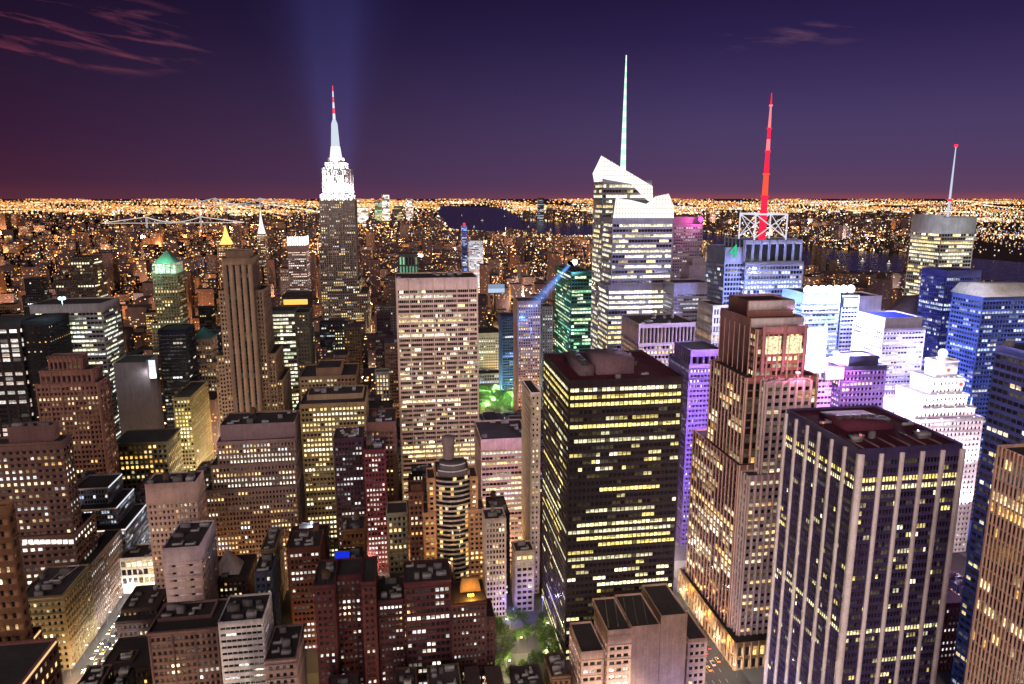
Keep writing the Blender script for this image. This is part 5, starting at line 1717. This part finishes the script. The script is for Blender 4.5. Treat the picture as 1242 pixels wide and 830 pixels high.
wash('white street floodlight on a mast along the park side street', 150, 826, 12, 14000, (1, .8, .6), 1)
wash('second white street floodlight on a mast beyond the park trees', 148, 880, 12, 14000, (1, .85, .7), 1)
wash('amber floodlight on a mast before the round fronted hotel', at(548, 690, 412)[0], 412, 40, 5000, (1, .55, .2), .8)  # added to make the hotel piers look more orange
wash('golden floodlight on a mast in the street before the slender yellow tower', -184, 640, 40, 22000, (1, .7, .3), 1)
wash('amber floodlight on a mast behind the slender yellow tower', -183, 735, 40, 26000, (1, .5, .15), 1)

billboard('magenta screen low between the pale stone wing and the navy plant block', 1003, 1023, 446, 460, 425, (1, .34, .72), 3.5, 200000, (1, .25, .7))  # these screens and their lamps are added to raise the square's glare
billboard('sky blue screen high on the white edged striped hotel', 1024, 1040, 362, 372, 546, (.5, .7, 1), 2.5, 90000, (.4, .5, 1))
billboard('small pink screen on the wall above the floodlit ziggurat tower base', 1085, 1097, 500, 512, 436, (1, .6, .8), 3, 120000, (1, .6, .9))

roof_lamp('pink stage lamp on the roof of the pale stone wing', 968, 452, 349, (1, .35, .6), 2.5, 7000, (1, .28, .5), 2, .6)  # added lamp standing in for the square's magenta light

# small craft on the river
kinds = ('white lit ferry crossing the dark river, far off behind the pale concrete slab', 'small boat with a single lamp on the dark river')
for i, (px_, py_) in enumerate(((560, 262), (585, 268), (612, 263), (641, 276), (668, 280), (702, 277), (575, 276), (1000, 312), (1046, 318), (1078, 321), (1016, 320))):
    g_ = ground(px_, py_, .35)
    big = i == 1
    bt = thing('boat', kinds[0] if big else kinds[1], 'boat', tuple(g_), None if big else 'small boats on the river')
    L_b, w_b = (46, 11) if big else (20, 6)
    q = Q(); q.frustum(g_[0] - L_b * .42, g_[0] + L_b * .42, g_[1] - w_b * .35, g_[1] + w_b * .35, .3, g_[0] - L_b / 2, g_[0] + L_b / 2, g_[1] - w_b / 2, g_[1] + w_b / 2, 3.4); q.build('hull', M_METAL, bt, (.3, .3, .33))
    q = Q(); q.frustum(g_[0] - L_b * .3, g_[0] + L_b * .25, g_[1] - w_b * .35, g_[1] + w_b * .35, 3.4, g_[0] - L_b * .26, g_[0] + L_b * .2, g_[1] - w_b * .3, g_[1] + w_b * .3, 7.2); q.build('cabin', glow('cabin_light', (1, .86, .62), .8), bt)
    q = Q(); q.tube((g_[0], g_[1], 7.2), (g_[0], g_[1], 13), .25, n=5); q.build('mast', M_METAL, bt, (.2, .2, .2))
    q = Q(); q.tube((g_[0], g_[1], 12), (g_[0], g_[1], 15), 1.6, 1.2, n=8); q.build('masthead_lamp', glow('masthead_light', (1, .92, .8), 2.5), bt)
# ------------------------------------------------------------------ the remaining buildings, block by block
VIEWS.append((88, 172, 826, 392))     # the avenue itself stays in view
VIEWS.append((600, 662, 826, 392))    # and the plaza
VIEWS.append((650, 706, 812, 357))    # and the foot of the dark slab
VIEWS.append((578, 640, 506, 860))    # and the park


for (a_, b_, c_) in ((546, 612, 281), (612, 722, 288), (905, 985, 322), (985, 1105, 332), (1190, 1242, 344)):
    VIEWS.append((a_, b_, c_, ground((a_ + b_) / 2, c_ - 2)[1]))   # the river stays in view


def free(r, pad=1.0):
    return all(r[1] + pad <= q[0] or r[0] - pad >= q[1] or r[3] + pad <= q[2] or r[2] - pad >= q[3] for q in RECTS)


PARK = (84, 146, 832, 942)
PLAZA = (42, 84, 340, 404)
RECTS += [PARK, PLAZA]
VW = np.array([(a, b, c, d) for a, b, c, d in VIEWS])


def cap_z(x0, x1, y0):
    """the tallest a building may stand here without covering what the photograph shows beyond it"""
    pa, pb = pix((x0, y0, 40)), pix((x1, y0, 40))
    l, r = min(pa[0], pb[0]), max(pa[0], pb[0])
    m = (VW[:, 0] < r + 1) & (VW[:, 1] > l - 1) & (VW[:, 3] > y0 - 4)
    low = VW[m, 2].max() + 3 if m.any() else 0
    z = 400.0
    if low:
        z = min(at(l, low, y0)[2], at(r, low, y0)[2])
    return z


cand = []
fr = np.random.default_rng(21)
for (x0, x1) in XB:
    for (y0, y1) in YB:
        yb = y0
        while yb < y1 - 12:
            dep = min(fr.uniform(26, 38) if y0 > 560 else fr.uniform(15, 27), y1 - yb)
            if y1 - yb - dep < (14 if y0 > 560 else 10):
                dep = y1 - yb
            xa = x0 + 4
            while xa < x1 - 12:
                wd = fr.uniform(14, 34) if y0 > 560 else fr.uniform(9, 22)
                if x1 - 4 - (xa + wd) < (12 if y0 > 560 else 8):
                    wd = x1 - 4 - xa
                cand.append((xa, xa + wd, yb + .3, yb + dep - .3))
                xa += wd + .4
            yb += dep
lots = []
for (a, b, c, d) in cand:
    if c < 300:
        continue
    pl, pr = pix((a, c, 30)), pix((b, c, 30))
    if pr[0] < -190 or pl[0] > 1430:
        continue
    # trim a lot that meets a neighbour rather than dropping it
    r = [a, b, c, d]
    if not free(r):
        ok = False
        for f in (.75, .5):
            for r2 in ([a, a + (b - a) * f, c, d], [b - (b - a) * f, b, c, d], [a, b, d - (d - c) * f, d], [a, b, c, c + (d - c) * f]):
                if free(r2):
                    r, ok = r2, True
                    break
            if ok:
                break
        if not ok:
            continue
    a, b, c, d = r
    mean = 34 if c < 520 else (46 if c < 900 else 42)
    z = fr.gamma(3.2, mean / 3.2) + 9
    if fr.random() < .10 and c > 560:
        z += fr.uniform(30, 75)
    if c > 620:
        z = min(z, at(600, 300 + fr.uniform(0, 70), c)[2])
    zc = cap_z(a, b, c)
    if zc < 9:
        continue
    if c < 560:
        z = max(z, min(zc, 20 + fr.uniform(0, 46)) * .9)
    z = min(z, zc * fr.uniform(.8, 1.0) if zc < z else z)
    if z < 8:
        continue
    RECTS.append((a, b, c, d))
    vis = (b - a) * z / (c * c) * (1.0 if pr[0] > 3 and pl[0] < 1239 else 1e-4)
    lots.append((vis, a, b, c, d, z))
lots.sort(reverse=True)
N_OWN = 250
COLS = [('brown brick', (0.22, 0.13, 0.10)), ('tan stone', (0.36, 0.27, 0.20)), ('dark red brick', (0.17, 0.065, 0.06)), ('grey concrete', (0.22, 0.20, 0.22)),
        ('black glass', (0.035, 0.03, 0.04)), ('pinkish brick', (0.33, 0.21, 0.20)), ('plum coloured', (0.12, 0.06, 0.09)), ('buff brick', (0.32, 0.25, 0.15)), ('slate blue', (0.09, 0.10, 0.17))]
NAMES = {'black glass': 'office_building', 'grey concrete': 'office_building', 'slate blue': 'office_building'}
own = []
for k, (vis, a, b, c, d, z) in enumerate(lots[:N_OWN]):
    right = pix(((a + b) / 2, c, z))[0] > 860
    ci = int(fr.integers(len(COLS)))
    if right and fr.random() < .4:
        ci = 8
    cname, cc = COLS[ci]
    cc = tuple(np.clip(np.array(cc) * fr.uniform(.75, 1.25), .02, .8))
    lvl = int(fr.integers(3))
    near = c < 620
    pal = ('cool' if right and fr.random() < .5 else ['warm', 'mix', 'office', 'white', 'amber'][int(fr.integers(5))])
    s = S(fh=fr.uniform(3.3, 3.9), bw=fr.uniform(2.1, 3.3), ww=fr.uniform(.42, .62), wh=fr.uniform(.45, .58), rec=.35 if near else 0.0,
          p=[.07, .17, .34][lvl], rowp=[.01, .03, .10][lvl], pal=pal, top=fr.uniform(1.5, 3.5), cornice=.4 if near and ci not in (3, 4, 8) else 0, pil=int(fr.choice([0, 0, 2, 3, 4])) if near else 0, pw=.6, pd=.35, br=fr.uniform(.7, 1.15))
    own.append([a, b, c, d, z, cname, cc, lvl, near, s])
# each one is named by its look and by how it lies to a landmark one can find
MK = [(m, x, y) for m, x, y in MARKS]
rel = {}
for i, o in enumerate(own):
    P = pix(((o[0] + o[1]) / 2, o[2], o[4] * .8))
    best = sorted(MK, key=lambda m: abs(m[1] - P[0]) * 1.0 + abs(m[2] - P[1]) * .6)[0]
    ddx, ddy = P[0] - best[1], P[1] - best[2]
    sd = ('left of' if ddx < 0 else 'right of') if abs(ddx) > abs(ddy) * .8 else ('below' if ddy > 0 else 'above')
    rel.setdefault((o[5], best[0], sd), []).append((abs(ddx) + abs(ddy), i))
ORD = ['', 'second ', 'third ', 'fourth ', 'fifth ', 'sixth ', 'seventh ', 'eighth ', 'ninth ', 'tenth ', 'eleventh ', 'twelfth ', 'thirteenth ', 'fourteenth ', 'fifteenth ', 'sixteenth ']
lab = {}
for (cn, m, sd), v in rel.items():
    v.sort()
    for k, (_, i) in enumerate(v):
        o = own[i]
        ht = 'low' if o[4] < 32 else ('mid height' if o[4] < 70 else 'tall')
        li = ['few', 'some', 'many'][o[7]]
        lab[i] = f"{ht} {cn} building, {li} lit windows, {ORD[min(k, 15)]}nearest {sd} the {m}"
for i, o in enumerate(own):
    a, b, c, d, z, cname, cc, lvl, near, s = o
    nm = NAMES.get(cname, 'brick_building' if 'brick' in cname or 'plum' in cname else 'stone_building')
    L = lab[i]
    wds = L.replace(',', '').split()
    if len(wds) > 16:
        L = L.replace(' building,', ',')
        if len(L.replace(',', '').split()) > 16:
            L = L.replace(' windows', '')
    bb = Bld(nm, L, 'building', cc, tuple(np.array((0.05, 0.042, 0.05)) * fr.uniform(.6, 1.8)), None, 'city blocks filling the streets', 12 if c < 470 else 0, None, 2 if c < 700 else 1)
    if z > 45 and fr.random() < .5 and b - a > 16 and d - c > 18:
        k = fr.uniform(.6, .86)
        bb.w(a + (b - a) * .12, b - (b - a) * .12, c + (d - c) * .2, d - 1, None, z, s)
        bb.w(a, b, c, d, None, z * k, s)
    else:
        bb.w(a, b, c, d, None, z, s)
    bb.make(int(fr.integers(3, 8)) if c < 560 else (1 if c < 760 else 0), near and fr.random() < .45)

# ------------------------------------------------------------------ the city beyond, one mass
cm = np.random.default_rng(5)


def far_lots():
    out = [np.array([(a, b, c, d, z) for _, a, b, c, d, z in lots[N_OWN:]])] if len(lots) > N_OWN else []
    # (y from, y to, pitch, mean height)
    for (ya, yb, pw, hm) in ((1470, 2600, 34, 34), (2600, 5000, 50, 24), (5000, 9500, 85, 20)):
        ys = np.arange(ya, yb, pw * 1.25)
        for y in ys:
            xs = np.arange(-.80 * y - 200, .76 * y + 200, pw * 1.1)
            xs = xs + cm.uniform(-3, 3, len(xs))
            keep = (cm.random(len(xs)) < .86)
            xs = xs[keep]
            w_ = pw * cm.uniform(.55, .95, len(xs))
            dp = pw * cm.uniform(.6, 1.0, len(xs))
            h = cm.gamma(2.6, hm / 2.6, len(xs)) + 7
            tall = cm.random(len(xs)) < (.035 if y < 2600 else .02)
            h = h + tall * cm.uniform(30, 80, len(xs))
            if 4800 < y < 6900:
                dt = np.exp(-((xs + 60) / 430) ** 2)
                h = h + dt * cm.uniform(0, 150, len(xs)) * (cm.random(len(xs)) < .55)
            if 6900 < y < 8800:
                jc = np.exp(-((xs - 1750) / 430) ** 2)
                h = h + jc * cm.uniform(0, 110, len(xs)) * (cm.random(len(xs)) < .5)
            out.append(np.stack([xs, xs + w_, np.full(len(xs), y), y + dp, h], 1))
    L = np.concatenate(out)
    cx, cy2 = (L[:, 0] + L[:, 1]) / 2, (L[:, 2] + L[:, 3]) / 2
    wet = inside(HUDSON, cx, cy2) | inside(EAST, cx, cy2) | inside(HUDSON, L[:, 0], L[:, 2]) | inside(HUDSON, L[:, 1], L[:, 2])
    L = L[~wet]
    # keep clear of the landmarks already standing and of sight lines to them
    keepm = np.ones(len(L), bool)
    for (x0, x1, y0, y1) in RECTS:
        if y1 > 1400:
            keepm &= ~((L[:, 1] > x0) & (L[:, 0] < x1) & (L[:, 3] > y0) & (L[:, 2] < y1))
    L = L[keepm]
    for (a, b, low, Y) in VIEWS:
        if Y > 1200:
            p = pix(np.stack([(L[:, 0] + L[:, 1]) / 2, L[:, 2], L[:, 4]], -1))
            m = (p[:, 0] > a - 3) & (p[:, 0] < b + 3) & (L[:, 2] < Y)
            zc = np.array([at((a + b) / 2, low, y)[2] for y in L[m, 2]])
            L[m, 4] = np.minimum(L[m, 4], np.maximum(zc, 4))
    return L


FL = far_lots()
x0, x1, y0, y1, h = FL.T
z0 = np.zeros_like(h)


def vq(*pts):
    return np.stack([np.stack(p, -1) for p in pts], 1)


qd = np.concatenate([vq((x0, y0, z0), (x1, y0, z0), (x1, y0, h), (x0, y0, h)), vq((x0, y0, z0), (x0, y1, z0), (x0, y1, h), (x0, y0, h)),
                     vq((x1, y0, z0), (x1, y1, z0), (x1, y1, h), (x1, y0, h)), vq((x0, y1, z0), (x1, y1, z0), (x1, y1, h), (x0, y1, h)),
                     vq((x0, y0, h), (x1, y0, h), (x1, y1, h), (x0, y1, h))])
# lit rooms on the fronts and on the flank that faces the deck
PX_M = 1.0 / 890.0
nW = np.clip((38 * (1600 / np.maximum(y0, 900)) * (h / 30) ** .6), 3, 40).astype(int)
idx = np.repeat(np.arange(len(h)), nW)
n = len(idx)
sz = np.maximum(1.5, y0[idx] * PX_M * cm.uniform(.7, 1.5, n))
hh = np.minimum(np.maximum(1.4, sz * .8), h[idx] * .4)
zz = (cm.random(n) ** .8) * (h[idx] - hh)
fh = np.maximum(3.6, hh * 1.3)
zz = np.minimum(np.floor(zz / fh) * fh + .8, h[idx] - hh - .2)
side_ = cm.random(n) < .28
uu = cm.random(n)
wx = x0[idx] + (np.maximum(x1 - x0, 3)[idx] - sz) * uu
ya_ = y0[idx] - .12
sx = np.where(x0[idx] > 0, x0[idx] - .12, x1[idx] + .12)
wy = y0[idx] + (np.maximum(y1 - y0, 3)[idx] - sz) * uu
ax = np.where(side_, sx, wx); bx = np.where(side_, sx, wx + sz)
ay = np.where(side_, wy, ya_); by = np.where(side_, wy + sz, ya_)
wq = vq((ax, ay, zz), (bx, by, zz), (bx, by, zz + hh), (ax, ay, zz + hh))


def city_colours(px, py, n, r, far=0.0):
    """sodium orange to the east and far off, whiter and bluer to the west"""
    pal = np.array([(1, .42, .10), (1, .56, .18), (1, .72, .34), (1, .84, .56), (1, .95, .86), (.72, .82, 1), (1, .30, .12), (1, .30, .30), (.5, 1, .62), (.35, .45, 1)])
    t = np.clip(px / 1242, 0, 1)[:, None]
    wl = np.array([.38, .27, .15, .09, .04, .02, .06, .02, .008, .004])
    wr = np.array([.10, .14, .20, .20, .18, .08, .02, .025, .015, .04])
    wm = wl * (1 - t) + wr * t
    cum = np.cumsum(wm / wm.sum(1, keepdims=True), 1)
    k = (r.random(n)[:, None] > cum).sum(1).clip(0, len(pal) - 1)
    return pal[k] * (r.lognormal(-.45, .65, n).clip(.12, 2.0))[:, None]


pp = pix(wq.mean(1))
wc = city_colours(pp[:, 0], pp[:, 1], n, cm)
bfac = np.clip(cm.lognormal(-.1, .75, len(h)), .15, 2.4) * np.clip(.85 + .75 * np.sin(x0 * .0031 + y0 * .0013) * np.sin(y0 * .0021 - x0 * .0009 + 1), .12, 1.6)
wc = wc * bfac[idx][:, None] * np.array([1.75, 1.5, 1.25])
C = Q()
C.add(qd)
C.add(wq, wc, 1)
far = C.build('distant_city', [M_WALL, M_WIN], None, (0.075, 0.05, 0.058), off=(0, 0, 0), weld=False)
tag(far, kind='stuff')

# ------------------------------------------------------------------ lamps of the far streets, out to the horizon
lr = np.random.default_rng(11)


def ground_v(px, py, z):
    d = RGT[None] * (px - 621.0)[:, None] - UPV[None] * (py - 415.0)[:, None] + FWD[None] * FPX
    return CAMP + d * ((z - CAMZ) / d[:, 2])[:, None]


def dry(P):
    return (P[:, 1] > 1300) & (P[:, 1] < 88000) & ~inside(HUDSON, P[:, 0], P[:, 1]) & ~inside(EAST, P[:, 0], P[:, 1])


def lamp_field(n, ylo, yhi, power, smin, smax, ok):
    """street and yard lamps on the ground, thinning with distance as lamps seen from a height do"""
    u = lr.random(n) ** power
    py = ylo + (yhi - ylo) * u
    px = lr.uniform(-30, 1272, n)
    if ok is not None:
        m = ok(px, py)
        px, py = px[m], py[m]
    P = ground_v(px, py, 8.0)
    m = dry(P)
    P, px, py = P[m], px[m], py[m]
    s = P[:, 1] * PX_M * lr.uniform(smin, smax, len(P)) * .5
    return P, s, px, py


def road_lamps(n, ylo, yhi, smin, smax):
    """straight lit roads: a lamp every eighty metres or so"""
    out = []
    for _ in range(n):
        g = ground_v(np.array([lr.uniform(-30, 1272)]), np.array([lr.uniform(ylo, yhi)]), 9.0)[0]
        a = [0.25, 1.82, 0.9, 2.5][int(lr.integers(4))] + lr.normal(0, .06)
        L = g[1] * lr.uniform(.25, .9)
        m = int(min(L / max(60, g[1] * .006), 90))
        f = (np.arange(m) - m / 2) * (L / max(m, 1))
        out.append(np.stack([g[0] + np.cos(a) * f, g[1] + np.sin(a) * f, np.full(m, 9.0)], 1))
    P = np.concatenate(out)
    P = P[dry(P)]
    q = pix(P)
    s = P[:, 1] * PX_M * lr.uniform(smin, smax, len(P)) * .5
    return P, s, q[:, 0], q[:, 1]


def clusters(n):
    """rail yards, stadiums and shopping streets: knots of bright lamps"""
    out = []
    for _ in range(n):
        y_ = 246 + 46 * lr.random() ** 1.3
        g = ground_v(np.array([lr.uniform(-20, 1262)]), np.array([y_]), 10.0)[0]
        m = int(lr.integers(14, 60))
        r_ = g[1] * lr.uniform(.004, .016)
        out.append(np.stack([g[0] + lr.normal(0, r_, m), g[1] + lr.normal(0, r_ * 3.0, m), np.full(m, 10.0)], 1))
    P = np.concatenate(out)
    P = P[dry(P)]
    q = pix(P)
    return P, P[:, 1] * PX_M * lr.uniform(1.0, 2.6, len(P)) * .5, q[:, 0], q[:, 1]


fields = [lamp_field(20000, 241.9, 258, 1.35, .7, 2.0, None), lamp_field(10000, 247, 300, 1.0, .7, 2.2, None), lamp_field(5200, 262, 345, 1.0, .8, 2.0, lambda a, b: (a < 400) | (a > 440)),
          road_lamps(230, 244, 290, 1.0, 2.0), clusters(75)]
LQ = Q()
for fi, (P, s, px, py) in enumerate(fields):
    c = city_colours(px * (.12 if fi == 0 else .6), py, len(P), lr)
    if fi == 0:
        c = c * np.array([1.15, .86, .6])
    if fi >= 3:
        c = c * 1.6 + .06
    # clumps: towns and gaps
    cl_ = np.sin(px * .021 + 1.3) * np.sin(px * .0067 + py * .31) + np.sin(px * .05 - py * .5)
    keep = lr.random(len(P)) < (np.clip(.46 + .52 * cl_, .03, 1) if fi < 3 else 1)
    P, s, c = P[keep], s[keep], c[keep]
    X, Y, Z = P.T
    for (d0, d1) in (((-1, 0), (1, 0)), ((0, -1), (0, 1))):
        LQ.add(vq((X + d0[0] * s, Y + d0[1] * s, Z - s), (X + d1[0] * s, Y + d1[1] * s, Z - s), (X + d1[0] * s, Y + d1[1] * s, Z + s), (X + d0[0] * s, Y + d0[1] * s, Z + s)), c)
    LQ.add(vq((X - s, Y - s, Z + s * .02), (X + s, Y - s, Z + s * .02), (X + s, Y + s, Z + s * .02), (X - s, Y + s, Z + s * .02)), c)
lo = LQ.build('distant_lights', [M_LAMP], None, None, off=(0, 0, 0), weld=False)
tag(lo, kind='stuff')

# lamps and shop lights down in the street canyons
for xs in np.arange(-700, 900, 47):
    for ys in STREETS[3:15]:
        y = ys + fr.uniform(-3, 3)
        x = xs + fr.uniform(-12, 12)
        P = pix((x, y, 8))
        if P[0] < -40 or P[0] > 1280:
            continue
        if any(q[0] - 1 < x < q[1] + 1 and q[2] - 1 < y < q[3] + 1 for q in RECTS):
            continue
        r_ = np.clip((P[0] - 560) / 400, 0, 1)
        c = [(1, .55, .18), (1, .70, .34), (1, .82, .55)][int(fr.integers(3))] if fr.random() > r_ else [(.55, .5, 1), (.4, .45, 1), (1, .55, .8), (1, .8, .7)][int(fr.integers(4))]
        point_light('street_glow', (x, y, 9), fr.uniform(12000, 40000) * (1 + (y > 700) * .8), c, None, 1.5)
for xc, col in ((-175, (1, .86, .66)), (-325, (1, .62, .25)), (-480, (1, .55, .2)), (385, (.7, .6, 1)), (612, (.5, .5, 1))):
    for y in np.arange(560, 1300, 60):
        point_light('street_glow', (xc, y, 12), 34000, col, None, 2)

# clusters of yard and street lamps that warm the walls around them
for i in range(300):
    y = 1300 * (1 + lr.random() ** 1.6 * 4.2)
    x = lr.uniform(-.78, .72) * y
    if inside(HUDSON, x, y) or inside(EAST, x, y):
        continue
    t_ = np.clip((x / y + .75) / 1.5, 0, 1)
    c = [(1, .40, .10), (1, .55, .24), (1, .80, .6), (.75, .75, 1)][int(np.clip(lr.normal(.4 + 1.6 * t_, .8), 0, 3))]
    point_light('street_lamp_cluster', (x, y, 26), 380000 * (y / 1500) ** 1.7 * lr.uniform(.5, 1.8), c, None, 4)

# ------------------------------------------------------------------ street lamps, traffic, trees
def make_lamp(c, nm):
    t = thing('street_lamp', nm, 'street lamp', (0, 0, 0), 'street lamps along the avenues')
    q = Q(); q.tube((0, 0, 0), (0, 0, 8), .14, .09, n=6); q.build('pole', M_METAL, t, (.1, .11, .11))
    q = Q(); q.tube((0, 0, 7.9), (1.8, 0, 8.3), .08, .06, n=5); q.build('arm', M_METAL, t, (.1, .11, .11))
    q = Q(); q.frustum(1.4, 2.6, -.35, .35, 8.15, 1.6, 2.4, -.2, .2, 8.42); q.build('lamp_head', glow('street_lamp_' + nm[:6], c, 6), t)
    return t


lp = make_lamp((1, .82, .52), 'white lamp post with one arm standing along the avenue kerb')
k = 0
for xc, ys, en, c in ((-175, np.arange(385, 600, 17), 3600, (1, .93, .80)), (163, np.arange(330, 640, 26), 2400, (1, .8, .5))):
    for sx in (-1, 1):
        for y in ys:
            t = lp if k == 0 else copy_tree(lp)
            k += 1
            t.location = (xc + sx * 12.4, y, .14)
            t.rotation_euler.z = 0 if sx < 0 else math.pi
            ld = bpy.data.lights.new('street_lamp_light', 'POINT')
            ld.energy, ld.color, ld.shadow_soft_size = en, c, .4
            l = link('lamp_light', ld, t)
            l.location = (2, 0, 7.7)
for i, (x, y) in enumerate(((94, 846), (106, 871), (122, 846), (132, 881), (98, 906), (116, 921), (136, 916), (50, 352), (60, 372), (54, 392), (72, 358), (78, 384))):
    t = copy_tree(lp)
    for ch in list(t.children):
        if ch.type == 'LIGHT':
            bpy.data.objects.remove(ch)
    pk = i < 7
    t['label'] = 'lamp post among the green lit park trees' if pk else 'lamp post among the plaza trees by the dark bronze slab'
    t['group'] = 'park lamps' if pk else 'plaza lamps'
    t.location = (x, y, .14)
    l = point_light('lamp_light', (0, 0, 0), 60000 if pk else 6500, (.55, 1, .5) if pk else (1, .86, .45), None, .6)
    l.parent = t
    l.location = (2, 0, 12 if pk else 7.6)


def make_car(c, label, taxi=False):
    t = thing('car', label, 'car', (0, 0, 0), 'cars on the avenue')
    q = Q()
    q.frustum(-.9, .9, -2.25, 2.25, .35, -.88, .88, -2.2, 2.2, .85)
    q.build('body', M_METAL, t, c)
    q = Q(); q.frustum(-.82, .82, -1.5, 1.1, .85, -.66, .66, -1.05, .6, 1.42)
    q.build('cabin', M_METAL, t, (.03, .03, .035))
    for sx in (-.85, .85):
        for sy in (-1.4, 1.4):
            w_ = Q(); w_.tube((sx - .1, sy, .33), (sx + .1, sy, .33), .33, .33, n=10); w_.build('wheel', M_METAL, t, (.02, .02, .02))
    for sx in (-.6, .6):
        w_ = Q(); w_.box(sx - .2, sx + .2, 2.2, 2.3, .55, .75, bottom=True); w_.build('headlight', glow('headlight', (1, .95, .8), 40), t)
        w_ = Q(); w_.box(sx - .2, sx + .2, -2.3, -2.2, .55, .75, bottom=True); w_.build('taillight', glow('taillight', (1, .04, .02), 14), t)
    if taxi:
        w_ = Q(); w_.box(-.35, .35, -.4, -.15, 1.43, 1.6, bottom=True); w_.build('roof_sign', glow('roof_sign', (1, .9, .5), 3), t)
    return t


protos = [make_car((.75, .48, .03), 'yellow cab driving down the lit avenue', True), make_car((.6, .6, .62), 'silver car driving down the lit avenue'), make_car((.04, .04, .05), 'black car driving down the lit avenue')]
used = [False] * 3
for xc, ya, yb in ((-175, 388, 540), (163, 335, 600)):
    for ln in (-8, -4, 0, 4, 8):
        y = ya + fr.uniform(0, 12)
        while y < yb:
            k = int(fr.choice(3, p=[.45, .3, .25]))
            o = protos[k] if not used[k] else copy_tree(protos[k])
            used[k] = True
            o['group'] = ['yellow cabs on the avenues', 'silver cars on the avenues', 'black cars on the avenues'][k]
            o.location = (xc + ln + fr.uniform(-.3, .3), y, .004)
            o.rotation_euler.z = 0 if xc > 0 else math.pi
            y += fr.uniform(6.5, 13)


def make_tree(seed, h, r):
    rg = np.random.default_rng(seed)
    t = thing('tree', 'x', 'tree', (0, 0, 0))
    q = Q(); q.tube((0, 0, 0), (0, 0, h * .45), .28, .18, n=7)
    for k in range(6):
        a = rg.uniform(0, 6.28)
        q.tube((0, 0, h * rg.uniform(.28, .44)), (math.cos(a) * r * .6, math.sin(a) * r * .6, h * rg.uniform(.55, .8)), .13, .04, n=5)
    q.build('trunk', M_BARK, t, (.08, .055, .04))
    cl = rg.normal(0, 1, (26, 3)); cl /= np.linalg.norm(cl, axis=1)[:, None]
    cl *= (rg.random(26) ** .4)[:, None] * np.array([r, r, h * .30])
    n = 1900
    ci = rg.integers(0, 26, n)
    p = cl[ci] + rg.normal(0, 1, (n, 3)) * r * .19
    p[:, 2] += h * .68
    u = rg.normal(0, 1, (n, 3)); u /= np.linalg.norm(u, axis=1)[:, None]
    v = np.cross(u, rg.normal(0, 1, (n, 3))); v /= np.linalg.norm(v, axis=1)[:, None]
    s = rg.uniform(.16, .42, n)[:, None]
    c = Q(); c.add(np.stack([p - u * s, p - v * s * .7, p + u * s, p + v * s * .7], 1))
    c.build('crown', M_LEAF, t)
    return t


tp = [make_tree(s, h, r) for s, h, r in ((1, 13, 4.6), (2, 11, 3.9), (3, 15, 5.2))]
tu = [False] * 3
spots = [('park', x + fr.uniform(-2, 2), y + fr.uniform(-2, 2)) for y in np.arange(838, 940, 10.5) for x in np.arange(89, 143, 9.0) if fr.random() < .88]
spots += [('plaza', x + fr.uniform(-1.5, 1.5), y + fr.uniform(-1.5, 1.5)) for y in np.arange(345, 400, 7.0) for x in (45, 52, 59, 67, 74, 80) if fr.random() < .72 and not (x > 56 and x < 68 and y > 358 and y < 380)]
for nm, x, y in spots:
    k = int(fr.integers(3))
    o = tp[k] if not tu[k] else copy_tree(tp[k])
    tu[k] = True
    o.location = (x, y, .14)
    o.rotation_euler.z = fr.uniform(0, 6.28)
    sc = fr.uniform(.8, 1.15) * (1.15 if nm == 'park' else .82)
    o.scale = (sc, sc, sc * (.75 if nm == 'park' else 1))
    o['label'] = 'leafy green lit tree in the park by the pale concrete slab' if nm == 'park' else 'leafy tree in the lamp lit plaza beside the dark bronze slab'
    o['group'] = 'park trees' if nm == 'park' else 'plaza trees'
print('LOTS', len(lots), 'FAR', len(FL), 'OBJ', len(bpy.data.objects))
